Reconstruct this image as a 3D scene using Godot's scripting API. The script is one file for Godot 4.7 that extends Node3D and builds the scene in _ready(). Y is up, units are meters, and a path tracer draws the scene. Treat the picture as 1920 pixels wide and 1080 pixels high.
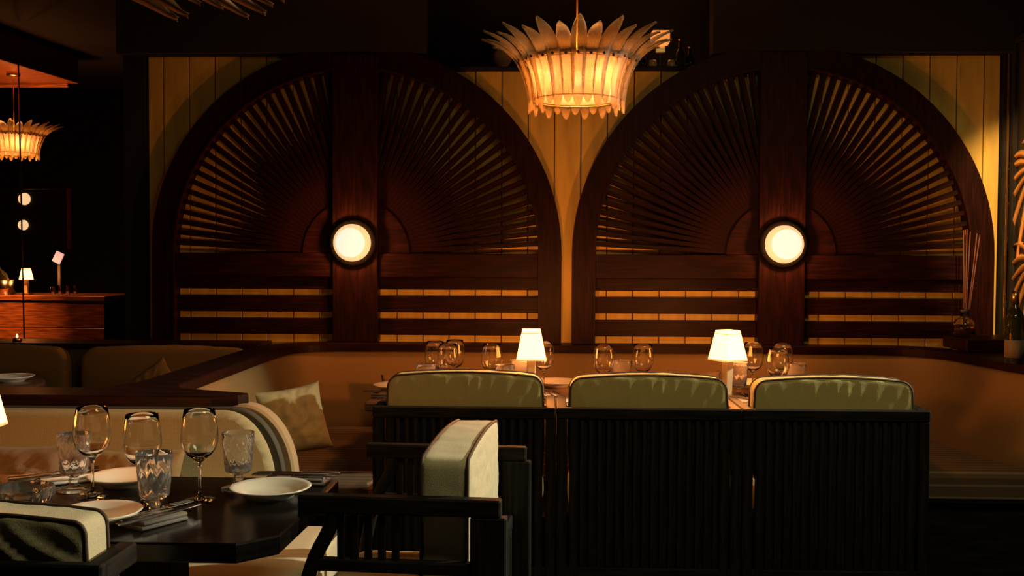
extends Node3D
# A dim restaurant dining room: two arched lattices on a boarded wall, booths, tables, chairs, lamps.

var taken := {}
var M := {}
var noise := FastNoiseLite.new()
var ROOM_AMBER := lin(1.0, 0.29, 0.06)


func lin(r: float, g: float, b: float) -> Color:
	return Color(r, g, b).linear_to_srgb()


func _ready() -> void:
	noise.seed = 7
	noise.frequency = 1.0
	view_and_light()
	materials()
	shell()
	boarded_wall()
	arches()
	bar_room()
	niche()
	centre_booth()
	left_booths()
	right_corner()
	far_table()
	chairs()
	near_table()
	chandeliers()
	palm_frond()


# ---------------------------------------------------------------- camera, sky, light
func view_and_light() -> void:
	var cam := Camera3D.new()
	cam.name = "camera"
	cam.keep_aspect = Camera3D.KEEP_HEIGHT
	cam.fov = rad_to_deg(2.0 * atan(540.0 / 1900.0))
	cam.basis = Basis(Vector3.UP, deg_to_rad(2.0)) * Basis(Vector3.RIGHT, -atan(65.0 / 1900.0)) * Basis(Vector3.BACK, deg_to_rad(0.23))
	cam.position = Vector3(0, 1.324, 0)
	cam.near = 0.05
	cam.far = 60.0
	add_child(cam)
	cam.current = true
	var env := Environment.new()
	env.background_mode = Environment.BG_COLOR
	env.background_color = Color(0, 0, 0)
	env.tonemap_mode = Environment.TONE_MAPPER_LINEAR
	env.tonemap_exposure = 1.0
	env.sdfgi_enabled = true
	env.ssao_enabled = true
	env.ssil_enabled = true
	var we := WorldEnvironment.new()
	we.name = "world_environment"
	we.environment = env
	add_child(we)
	# unseen ceiling spotlight, out of view at right, placed to light the near seats
	var sp := SpotLight3D.new()
	sp.name = "unseen_spotlight_beam"
	sp.position = Vector3(4.0, 2.72, -3.74)
	add_child(sp)
	sp.look_at_from_position(sp.position, Vector3(-0.95, 0.75, -2.75), Vector3.UP)
	sp.spot_angle = 20.0
	sp.spot_angle_attenuation = 0.6
	sp.spot_range = 14.0
	sp.spot_attenuation = 2.0
	sp.light_color = lin(1.0, 0.92, 0.66)
	sp.light_energy = 27.0
	sp.light_size = 0.04
	sp.shadow_enabled = true
	# weak unseen spotlight, out of view, placed to light the right-hand arch
	var s2 := SpotLight3D.new()
	s2.name = "unseen_arch_beam"
	s2.position = Vector3(-0.6, 2.86, -2.2)
	add_child(s2)
	s2.look_at_from_position(s2.position, Vector3(1.86, 1.74, -5.2), Vector3.UP)
	s2.spot_angle = 6.5
	s2.spot_angle_attenuation = 0.9
	s2.spot_range = 10.0
	s2.spot_attenuation = 2.0
	s2.light_color = lin(0.95, 1.0, 0.55)
	s2.light_energy = 0.9
	s2.light_size = 0.03
	s2.shadow_enabled = true
	# unseen spotlight, out of view at left, placed to light the bar counter front
	var s3 := SpotLight3D.new()
	s3.name = "unseen_bar_beam"
	s3.position = Vector3(-4.45, 2.66, -7.55)
	add_child(s3)
	s3.look_at_from_position(s3.position, Vector3(-4.45, 0.8, -8.38), Vector3.UP)
	s3.spot_angle = 13.0
	s3.spot_angle_attenuation = 1.0
	s3.spot_range = 8.0
	s3.spot_attenuation = 2.0
	s3.light_color = ROOM_AMBER
	s3.light_energy = 22.0
	s3.light_size = 0.03
	s3.shadow_enabled = true
	# unseen ceiling panel, out of view overhead, placed to light the chair backs
	var ar := AreaLight3D.new()
	ar.name = "unseen_panel_light"
	ar.position = Vector3(1.2, 2.955, -1.4)
	ar.rotation_degrees = Vector3(-90, 0, 0)
	ar.area_size = Vector2(1.2, 0.6)
	ar.light_color = lin(1.0, 0.88, 0.45)
	ar.light_energy = 2.4
	ar.area_range = 14.0
	ar.shadow_enabled = true
	add_child(ar)


# ---------------------------------------------------------------- helpers: nodes
func numbered(n: String) -> String:
	if taken.has(n):
		taken[n] += 1
		return "%s_%03d" % [n, taken[n]]
	taken[n] = 0
	return n


func tag(o: Node3D, label: String, category := "", group := "", kind := "") -> Node3D:
	if label:
		o.set_meta("label", label)
	if category:
		o.set_meta("category", category)
	if group:
		o.set_meta("group", group)
	if kind:
		o.set_meta("kind", kind)
	return o


func thing(called: String, label: String, category: String, at := Vector3.ZERO, turn := 0.0, group := "") -> Node3D:
	var o := Node3D.new()
	o.name = numbered(called)
	add_child(o, true)
	o.position = at
	o.rotation.y = turn
	tag(o, label, category, group)
	return o


func copy_of(src: Node3D, label: String, at: Vector3, turn := 0.0, group := "") -> Node3D:
	var base: String = String(src.name)
	var o: Node3D = src.duplicate()
	o.name = numbered(base.rstrip("0123456789").trim_suffix("_") if base.length() > 4 and base.substr(base.length() - 3).is_valid_int() else base)
	add_child(o, true)
	o.position = at
	o.rotation.y = turn
	o.set_meta("label", label)
	if group:
		o.set_meta("group", group)
	return o


func put(st: SurfaceTool, called: String, m: Material, parent: Node = null, at := Vector3.ZERO) -> MeshInstance3D:
	st.generate_normals()
	st.index()
	return put_mesh(st.commit(), called, m, parent, at)


func put_mesh(mesh: Mesh, called: String, m: Material, parent: Node = null, at := Vector3.ZERO) -> MeshInstance3D:
	var o := MeshInstance3D.new()
	o.mesh = mesh
	o.material_override = m
	o.position = at
	o.cast_shadow = GeometryInstance3D.SHADOW_CASTING_SETTING_ON
	if parent:
		o.name = called
		parent.add_child(o, true)
	else:
		o.name = numbered(called)
		add_child(o, true)
	return o


func structure(st: SurfaceTool, called: String, m: Material, label: String) -> MeshInstance3D:
	var o := put(st, called, m)
	tag(o, label, called.split("_")[0], "", "structure")
	return o


func lamp_light(parent: Node3D, at: Vector3, energy: float, size := 0.03, color := ROOM_AMBER, called := "lamp_light") -> OmniLight3D:
	var l := OmniLight3D.new()
	l.name = called
	l.position = at
	l.light_color = color
	l.light_energy = energy
	l.light_size = size
	l.omni_range = 14.0
	l.omni_attenuation = 2.0
	l.shadow_enabled = true
	parent.add_child(l, true)
	return l


# ---------------------------------------------------------------- helpers: shapes
func begin(smooth := false) -> SurfaceTool:
	var s := SurfaceTool.new()
	s.begin(Mesh.PRIMITIVE_TRIANGLES)
	s.set_smooth_group(0 if smooth else -1)
	return s


func tri(s: SurfaceTool, a: Vector3, b: Vector3, c: Vector3) -> void:
	# corners run counter-clockwise as seen from outside
	s.add_vertex(a)
	s.add_vertex(c)
	s.add_vertex(b)


func face(s: SurfaceTool, p: Array, out: Vector3) -> void:
	var n := Vector3.ZERO
	for i in range(1, p.size() - 1):
		n += (p[i] - p[0]).cross(p[i + 1] - p[0])
	var q := p
	if n.dot(out) < 0:
		q = p.duplicate()
		q.reverse()
	for i in range(1, q.size() - 1):
		tri(s, q[0], q[i], q[i + 1])


func cbox(s: SurfaceTool, c: Vector3, size: Vector3, b := 0.004, xf := Transform3D()) -> void:
	var h := size * 0.5
	b = minf(b, minf(h.x, minf(h.y, h.z)) * 0.45)
	var v := func(sx: int, sy: int, sz: int, axis: int) -> Vector3:
		var p := Vector3(h.x * sx, h.y * sy, h.z * sz)
		for k in 3:
			if k != axis:
				p[k] -= b * [sx, sy, sz][k]
		return xf * (c + p)
	var o := xf.basis
	var g := [-1, 1]
	for a in 3:
		for sg in g:
			var pts := []
			for uv in [[-1, -1], [1, -1], [1, 1], [-1, 1]]:
				var t := [0, 0, 0]
				t[a] = sg
				t[(a + 1) % 3] = uv[0]
				t[(a + 2) % 3] = uv[1]
				pts.append(v.call(t[0], t[1], t[2], a))
			var n := Vector3.ZERO
			n[a] = sg
			face(s, pts, o * n)
	for a in 3:
		var u := (a + 1) % 3
		var w := (a + 2) % 3
		for su in g:
			for sw in g:
				var pts := []
				for e in [[-1, u], [1, u], [1, w], [-1, w]]:
					var t := [0, 0, 0]
					t[a] = e[0]
					t[u] = su
					t[w] = sw
					pts.append(v.call(t[0], t[1], t[2], e[1]))
				var n := Vector3.ZERO
				n[u] = su
				n[w] = sw
				face(s, pts, o * n)
	for sx in g:
		for sy in g:
			for sz in g:
				face(s, [v.call(sx, sy, sz, 0), v.call(sx, sy, sz, 1), v.call(sx, sy, sz, 2)], o * Vector3(sx, sy, sz))


func box(called: String, c: Vector3, size: Vector3, m: Material, parent: Node = null, b := 0.004) -> MeshInstance3D:
	var s := begin()
	cbox(s, Vector3.ZERO, size, b)
	return put(s, called, m, parent, c)


func lathe(s: SurfaceTool, prof: Array, seg := 40, shape = null) -> void:
	# prof: Vector2(radius, height) from the bottom up the outside (and down the inside)
	for i in prof.size() - 1:
		for j in seg:
			var q := []
			for e in [[i, j], [i + 1, j], [i + 1, j + 1], [i, j + 1]]:
				var p: Vector2 = prof[e[0]]
				var a := TAU * float(e[1] % seg) / seg
				var r := p.x
				if shape != null:
					r = shape.call(p, a, e[0])
				q.append(Vector3(r * cos(a), p.y, r * sin(a)))
			if prof[i].x < 1e-6:
				tri(s, q[0], q[1], q[2])
			elif prof[i + 1].x < 1e-6:
				tri(s, q[0], q[1], q[3])
			else:
				tri(s, q[0], q[1], q[2])
				tri(s, q[0], q[2], q[3])


func tube(s: SurfaceTool, pts: Array, r, seg := 8, closed := false) -> void:
	var n := pts.size()
	var rings := []
	var up := Vector3.ZERO
	for i in n:
		var a: Vector3 = pts[(i - 1 + n) % n] if closed or i > 0 else pts[i]
		var b: Vector3 = pts[(i + 1) % n] if closed or i < n - 1 else pts[i]
		var t := (b - a).normalized()
		if i == 0:
			up = t.cross(Vector3.RIGHT if absf(t.x) < 0.8 else Vector3.UP).normalized()
		else:
			up = (up - t * up.dot(t)).normalized()
		var side := t.cross(up)
		var rad: float = r[i] if r is Array else r
		var ring := []
		for k in seg:
			var g := TAU * k / seg
			ring.append(pts[i] + (up * cos(g) + side * sin(g)) * rad)
		rings.append(ring)
	var last := n if closed else n - 1
	for i in last:
		var p: Array = rings[i]
		var q: Array = rings[(i + 1) % n]
		for k in seg:
			var k2 := (k + 1) % seg
			tri(s, p[k], p[k2], q[k2])
			tri(s, p[k], q[k2], q[k])
	if not closed:
		face(s, rings[0], pts[0] - pts[1])
		face(s, rings[n - 1], pts[n - 1] - pts[n - 2])


func ribbon(s: SurfaceTool, A: Array, B: Array, z0: float, z1: float, xf := Transform3D()) -> void:
	# a band between two outlines, given depth from z0 to z1
	var f := func(p: Vector2, z: float) -> Vector3: return xf * Vector3(p.x, p.y, z)
	var o := xf.basis
	for i in A.size() - 1:
		var d: Vector2 = (A[i] + A[i + 1]) - (B[i] + B[i + 1])
		var out := o * Vector3(d.x, d.y, 0)
		face(s, [f.call(A[i], z1), f.call(A[i + 1], z1), f.call(B[i + 1], z1), f.call(B[i], z1)], o * Vector3(0, 0, 1))
		face(s, [f.call(A[i], z0), f.call(A[i + 1], z0), f.call(B[i + 1], z0), f.call(B[i], z0)], o * Vector3(0, 0, -1))
		face(s, [f.call(A[i], z0), f.call(A[i + 1], z0), f.call(A[i + 1], z1), f.call(A[i], z1)], out)
		face(s, [f.call(B[i], z0), f.call(B[i + 1], z0), f.call(B[i + 1], z1), f.call(B[i], z1)], -out)
	var n := A.size() - 1
	for e in [[0, 1], [n, n - 1]]:
		var dd: Vector2 = A[e[0]] - A[e[1]] + B[e[0]] - B[e[1]]
		face(s, [f.call(A[e[0]], z0), f.call(B[e[0]], z0), f.call(B[e[0]], z1), f.call(A[e[0]], z1)], o * Vector3(dd.x, dd.y, 0))


func extrude(s: SurfaceTool, poly: PackedVector2Array, z0: float, z1: float, b := 0.004, xf := Transform3D()) -> void:
	if Geometry2D.is_polygon_clockwise(poly):
		poly.reverse()
	var n := poly.size()
	var inner := PackedVector2Array()
	for i in n:
		var d0 := (poly[i] - poly[(i - 1 + n) % n]).normalized()
		var d1 := (poly[(i + 1) % n] - poly[i]).normalized()
		var m := (Vector2(-d0.y, d0.x) + Vector2(-d1.y, d1.x))
		m = m / maxf(m.dot(Vector2(-d0.y, d0.x)), 0.3)
		inner.append(poly[i] + m * b)
	var f := func(p: Vector2, z: float) -> Vector3: return xf * Vector3(p.x, p.y, z)
	var o := xf.basis
	var idx := Geometry2D.triangulate_polygon(inner)
	for t in range(0, idx.size(), 3):
		for e in [[z1, 1.0], [z0, -1.0]]:
			face(s, [f.call(inner[idx[t]], e[0]), f.call(inner[idx[t + 1]], e[0]), f.call(inner[idx[t + 2]], e[0])], o * Vector3(0, 0, e[1]))
	for i in n:
		var j := (i + 1) % n
		var d := poly[j] - poly[i]
		var out := Vector3(d.y, -d.x, 0).normalized()
		face(s, [f.call(poly[i], z0 + b), f.call(poly[j], z0 + b), f.call(poly[j], z1 - b), f.call(poly[i], z1 - b)], o * out)
		face(s, [f.call(poly[i], z1 - b), f.call(poly[j], z1 - b), f.call(inner[j], z1), f.call(inner[i], z1)], o * (out + Vector3(0, 0, 1)))
		face(s, [f.call(poly[i], z0 + b), f.call(poly[j], z0 + b), f.call(inner[j], z0), f.call(inner[i], z0)], o * (out - Vector3(0, 0, 1)))


var FLAT := Transform3D(Basis(Vector3(1, 0, 0), Vector3(0, 0, 1), Vector3(0, 1, 0)), Vector3.ZERO)  # polygon (x, z), depth along y


func cushion(s: SurfaceTool, h: Vector3, r: float, R: float, bulge: float, fold = null, nx := 40, ny := 26, nz := 5) -> void:
	# a boxed cushion: flat faces +-z, rounded corners of radius R in its plane, edges of radius r
	var N := [nx, ny, nz]
	for a in 3:
		var u := (a + 1) % 3
		var w := (a + 2) % 3
		for sg in [-1.0, 1.0]:
			var grid := []
			for i in N[u] + 1:
				var row := []
				for j in N[w] + 1:
					var q := Vector3.ZERO
					q[a] = sg * h[a]
					q[u] = h[u] * (2.0 * i / N[u] - 1.0)
					q[w] = h[w] * (2.0 * j / N[w] - 1.0)
					var c := Vector2(clampf(q.x, -(h.x - R), h.x - R), clampf(q.y, -(h.y - R), h.y - R))
					var d := Vector2(q.x, q.y) - c
					if absf(d.x) > 1e-6 and absf(d.y) > 1e-6:
						var e := c + d / d.length() * maxf(absf(d.x), absf(d.y))
						q.x = e.x
						q.y = e.y
					var edge := minf(minf(h.x - absf(q.x), h.y - absf(q.y)) + 0.0, 1.0)
					var into := Vector2(q.x, q.y) - c
					edge = minf(edge, R - into.length()) if into.length() > 1e-6 else edge
					var zi := h.z - absf(q.z)
					# round the edge between face and side
					if edge < r and zi < r:
						var k := Vector2(r - edge, r - zi)
						var l := k.length()
						var mx := maxf(k.x, k.y)
						if l > 1e-6:
							var pull := (1.0 - mx / l) * r
							q.z -= signf(q.z) * pull * 0.7
							q.x -= signf(q.x) * pull * 0.5 * (1.0 if h.x - absf(q.x) < r else 0.0)
							q.y -= signf(q.y) * pull * 0.5 * (1.0 if h.y - absf(q.y) < r else 0.0)
					var uu := q.x / h.x
					var vv := q.y / h.y
					var soft := maxf(0.0, 1.0 - uu * uu) * maxf(0.0, 1.0 - vv * vv)
					q.z += signf(q.z) * bulge * pow(soft, 0.6) * (absf(q.z) / h.z)
					q.y += 0.016 * (1.0 - uu * uu) * vv * absf(vv)
					q.x += 0.006 * (1.0 - vv * vv) * uu
					q += Vector3(noise.get_noise_3d(q.x * 9, q.y * 9, q.z * 9 + 3), noise.get_noise_3d(q.x * 9 + 40, q.y * 9, q.z * 9), noise.get_noise_3d(q.x * 7, q.y * 7 + 80, q.z * 7)) * 0.003
					if fold != null and zi < r:
						q.z += signf(q.z) * fold.call(uu, vv, signf(q.z)) * clampf(edge / 0.03, 0.0, 1.0)
					row.append(q)
				grid.append(row)
			var out := Vector3.ZERO
			out[a] = sg
			for i in N[u]:
				for j in N[w]:
					var p: Array = [grid[i][j], grid[i + 1][j], grid[i + 1][j + 1], grid[i][j + 1]]
					if sg < 0:
						p.reverse()
					tri(s, p[0], p[1], p[2])
					tri(s, p[0], p[2], p[3])


func piping_loop(h: Vector3, R: float, z: float) -> Array:
	var pts := []
	for c in 4:
		var cx: float = (h.x - R) * [1, -1, -1, 1][c]
		var cy: float = (h.y - R) * [1, 1, -1, -1][c]
		for k in 7:
			var a := PI / 2 * c + PI / 2 * k / 6.0
			pts.append(Vector3(cx + R * cos(a), cy + R * sin(a), z))
	var out := []
	for i in pts.size():
		var a: Vector3 = pts[i]
		var b: Vector3 = pts[(i + 1) % pts.size()]
		var n := maxi(1, int(a.distance_to(b) / 0.05))
		for k in n:
			var p := a.lerp(b, float(k) / n)
			p.y += 0.016 * (1.0 - pow(p.x / h.x, 2)) * (p.y / h.y) * absf(p.y / h.y)
			p.x += 0.006 * (1.0 - pow(p.y / h.y, 2)) * (p.x / h.x)
			out.append(p)
	return out


func pillow(s: SurfaceTool, hx: float, hy: float, t: float, sd: float) -> void:
	var n := 26
	for side in [1.0, -1.0]:
		var g := []
		for i in n + 1:
			var row := []
			for j in n + 1:
				var u := 2.0 * i / n - 1.0
				var v := 2.0 * j / n - 1.0
				var k := pow(maxf(0.0, (1 - u * u) * (1 - v * v)), 0.42)
				var w := noise.get_noise_3d(u * 2.2 + sd, v * 2.2, sd * 3.0) * 0.028 + noise.get_noise_3d(u * 5.0, v * 5.0 + sd, sd) * 0.010
				row.append(Vector3(u * hx * (1 - 0.09 * (1 - v * v)), v * hy * (1 - 0.09 * (1 - u * u)), side * (t * k + w * k)))
			g.append(row)
		for i in n:
			for j in n:
				var p := [g[i][j], g[i + 1][j], g[i + 1][j + 1], g[i][j + 1]]
				if side < 0:
					p.reverse()
				tri(s, p[0], p[1], p[2])
				tri(s, p[0], p[2], p[3])


func spline(p: Array, per := 6) -> Array:
	var out := []
	for i in p.size() - 1:
		var a = p[maxi(i - 1, 0)]
		var b = p[i]
		var c = p[i + 1]
		var d = p[mini(i + 2, p.size() - 1)]
		for k in per:
			var t := float(k) / per
			out.append(0.5 * ((2.0 * b) + (c - a) * t + (2.0 * a - 5.0 * b + 4.0 * c - d) * t * t + (3.0 * b - a - 3.0 * c + d) * t * t * t))
	out.append(p[p.size() - 1])
	return out


# ---------------------------------------------------------------- materials
func grain_texture(sd: int, lo: float, hi: float, f := 0.02, oct := 4) -> NoiseTexture2D:
	var n := FastNoiseLite.new()
	n.seed = sd
	n.noise_type = FastNoiseLite.TYPE_SIMPLEX_SMOOTH
	n.frequency = f
	n.fractal_octaves = oct
	var t := NoiseTexture2D.new()
	t.noise = n
	t.width = 256
	t.height = 256
	t.seamless = true
	var g := Gradient.new()
	g.set_color(0, Color(lo, lo, lo))
	g.set_color(1, Color(hi, hi, hi))
	t.color_ramp = g
	return t


func bump_texture(sd: int, f: float, strength: float) -> NoiseTexture2D:
	var n := FastNoiseLite.new()
	n.seed = sd
	n.frequency = f
	n.fractal_octaves = 3
	var t := NoiseTexture2D.new()
	t.noise = n
	t.width = 256
	t.height = 256
	t.seamless = true
	t.as_normal_map = true
	t.bump_strength = strength
	return t


func mat(called: String, c: Color, rough: float, metal := 0.0) -> StandardMaterial3D:
	var m := StandardMaterial3D.new()
	m.resource_name = called
	m.albedo_color = c
	m.roughness = rough
	m.metallic = metal
	M[called] = m
	return m


func wood(called: String, c: Color, rough: float, axis: int, tex: Texture2D, coat := 0.0) -> void:
	var m := mat(called, c, rough)
	m.albedo_texture = tex
	m.uv1_triplanar = true
	var k := Vector3(9, 9, 9)
	k[axis] = 0.7
	m.uv1_scale = k
	m.metallic_specular = 0.22 if called.begins_with("mahogany") or called.begins_with("black_wood") else 0.45
	if coat > 0:
		m.clearcoat_enabled = true
		m.clearcoat = coat
		m.clearcoat_roughness = 0.2


func glow(called: String, albedo: Color, e: Color, times: float) -> void:
	var m := mat(called, albedo, 0.6)
	m.emission_enabled = true
	m.emission = e
	m.emission_energy_multiplier = times


func materials() -> void:
	var gr := grain_texture(3, 0.45, 1.0, 0.022, 5)
	var weave := grain_texture(9, 0.86, 1.0, 0.15, 3)
	var weave_n := bump_texture(21, 0.2, 1.2)
	for ax in 3:
		wood("mahogany_" + "xyz"[ax], lin(0.023, 0.005, 0.0034), 0.45, ax, gr, 0.0)
		wood("black_wood_" + "xyz"[ax], lin(0.024, 0.022, 0.020), 0.68, ax, gr)
		wood("table_wood_" + "xyz"[ax], lin(0.16, 0.075, 0.034), 0.3, ax, gr, 0.3)
		wood("bar_wood_" + "xyz"[ax], lin(0.34, 0.12, 0.045), 0.3, ax, gr, 0.2)
	wood("ebony_top", lin(0.010, 0.008, 0.007), 0.22, 0, gr, 0.15)
	wood("cap_wood", lin(0.036, 0.013, 0.009), 0.45, 0, gr)
	M.cap_wood.metallic_specular = 0.25
	M.ebony_top.metallic_specular = 0.4
	var b := mat("cream_board", lin(0.64, 0.47, 0.1), 0.6)
	b.albedo_texture = grain_texture(15, 0.82, 1.0, 0.012, 4)
	b.uv1_triplanar = true
	b.uv1_scale = Vector3(3, 0.5, 3)
	mat("groove", lin(0.05, 0.035, 0.02), 0.9)
	for f in [["linen", lin(0.62, 0.55, 0.37)], ["olive_linen", lin(0.50, 0.42, 0.16)], ["tan_leather", lin(0.42, 0.29, 0.15)], ["pillow_silk", lin(0.46, 0.42, 0.22)], ["brown_pillow", lin(0.24, 0.15, 0.08)], ["booth_cream", lin(0.175, 0.105, 0.03)], ["pad_cream", lin(0.42, 0.36, 0.19)], ["booth_brown", lin(0.30, 0.19, 0.07)], ["napkin_cloth", lin(0.17, 0.15, 0.13)], ["white_napkin", lin(0.75, 0.7, 0.6)]]:
		var m := mat(f[0], f[1], 0.85)
		m.albedo_texture = weave
		m.uv1_triplanar = true
		m.uv1_scale = Vector3(5, 5, 5)
		m.normal_enabled = true
		m.normal_texture = weave_n
		m.normal_scale = 0.5
		m.rim_enabled = true
		m.rim = 0.2
	mat("piping", lin(0.05, 0.025, 0.012), 0.7)
	mat("dark_band", lin(0.055, 0.05, 0.035), 0.7)
	var cg := mat("cut_glass", Color(1, 1, 1, 0.035), 0.03)
	cg.refraction_enabled = true
	cg.refraction_scale = 0.032
	var st := mat("striped_seat", Color(1, 1, 1), 0.85)
	var im := Image.create(16, 256, false, Image.FORMAT_RGB8)
	for y in 256:
		var c := lin(0.10, 0.062, 0.032)
		if y % 32 < 5:
			c = lin(0.21, 0.165, 0.085)
		im.fill_rect(Rect2i(0, y, 16, 1), c)
	st.albedo_texture = ImageTexture.create_from_image(im)
	st.uv1_triplanar = true
	st.uv1_scale = Vector3(2.6, 2.6, 2.6)
	mat("dark_wall", lin(0.018, 0.019, 0.024), 0.8)
	mat("dark_ceiling", lin(0.012, 0.012, 0.015), 0.85)
	M.dark_wall.metallic_specular = 0.15
	M.dark_ceiling.metallic_specular = 0.1
	mat("dark_floor", lin(0.05, 0.038, 0.028), 0.5)
	mat("porcelain", lin(0.72, 0.68, 0.58), 0.25)
	mat("brass", lin(0.72, 0.45, 0.16), 0.28, 1.0)
	mat("steel", lin(0.62, 0.6, 0.56), 0.22, 1.0)
	mat("black_metal", lin(0.02, 0.018, 0.016), 0.45, 0.3)
	mat("dull_black", lin(0.006, 0.005, 0.005), 0.9)
	M.dull_black.metallic_specular = 0.1
	mat("cream_stem", lin(0.62, 0.5, 0.3), 0.35)
	var gl := mat("clear_glass", Color(1, 1, 1, 0.0), 0.0)
	gl.refraction_enabled = true
	gl.refraction_scale = 0.05
	var ag := mat("amber_glass", Color(lin(0.75, 0.14, 0.03), 0.0), 0.03)
	ag.refraction_enabled = true
	ag.refraction_scale = 0.05
	var bg := mat("bottle_glass", Color(lin(0.10, 0.12, 0.06), 0.15), 0.05)
	bg.refraction_enabled = true
	bg.refraction_scale = 0.05
	var lf := mat("leaf_glass", Color(lin(0.085, 0.06, 0.022), 0.6), 0.34)
	lf.transparency = BaseMaterial3D.TRANSPARENCY_ALPHA
	lf.backlight_enabled = true
	lf.backlight = lin(0.25, 0.185, 0.085)
	lf.normal_enabled = true
	lf.normal_texture = bump_texture(33, 0.12, 5.0)
	lf.normal_scale = 3.0
	lf.uv1_triplanar = true
	lf.uv1_scale = Vector3(9, 9, 9)
	var dr := mat("frosted_drum", Color(lin(0.14, 0.14, 0.14), 0.55), 0.6)
	dr.transparency = BaseMaterial3D.TRANSPARENCY_ALPHA
	dr.backlight_enabled = true
	dr.backlight = lin(0.5, 0.5, 0.5)
	glow("shade_glow", lin(0.2, 0.17, 0.13), lin(1.0, 0.33, 0.05), 15.5)
	glow("shade_trim_glow", lin(0.6, 0.4, 0.2), lin(1.0, 0.38, 0.12), 0.9)
	glow("sconce_front_glow", lin(0.8, 0.7, 0.5), lin(1.0, 0.58, 0.45), 1.5)
	glow("sconce_side_glow", lin(0.8, 0.6, 0.4), lin(1.0, 0.58, 0.26), 1.05)
	glow("bulb_glow", lin(0.9, 0.8, 0.6), lin(1.0, 0.62, 0.3), 9.0)
	glow("dim_shade_glow", lin(0.7, 0.5, 0.3), lin(1.0, 0.32, 0.07), 0.85)
	glow("bar_disc_glow", lin(0.8, 0.6, 0.4), lin(1.0, 0.58, 0.28), 1.0)
	glow("screen_glow", lin(0.3, 0.3, 0.3), lin(1.0, 0.42, 0.42), 0.75)
	glow("green_glow", lin(0.1, 0.2, 0.1), lin(0.02, 0.5, 0.12), 0.6)
	glow("flame_glow", lin(0.9, 0.6, 0.3), lin(1.0, 0.5, 0.25), 3.0)
	glow("unseen_lamp_glow", lin(0.5, 0.5, 0.4), lin(1.0, 0.86, 0.5), 0.4)  # lit face and lenses of the unseen ceiling lamps
	mat("frond_dry", lin(0.2, 0.1, 0.04), 0.75)
	M["frond_dry"].backlight_enabled = true
	M["frond_dry"].backlight = lin(0.2, 0.1, 0.04)
	mat("gold_leaf", lin(0.75, 0.42, 0.13), 0.4, 0.6)
	mat("reed", lin(0.11, 0.04, 0.018), 0.8)
	mat("paper_label", lin(0.16, 0.12, 0.07), 0.8)


# ---------------------------------------------------------------- the room
func slab(called: String, lo: Vector3, hi: Vector3, m: Material, label: String, b := 0.003) -> MeshInstance3D:
	var s := begin()
	cbox(s, Vector3.ZERO, hi - lo, b)
	var o := put(s, called, m, null, (lo + hi) * 0.5)
	tag(o, label, called.split("_")[0], "", "structure")
	return o


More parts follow.
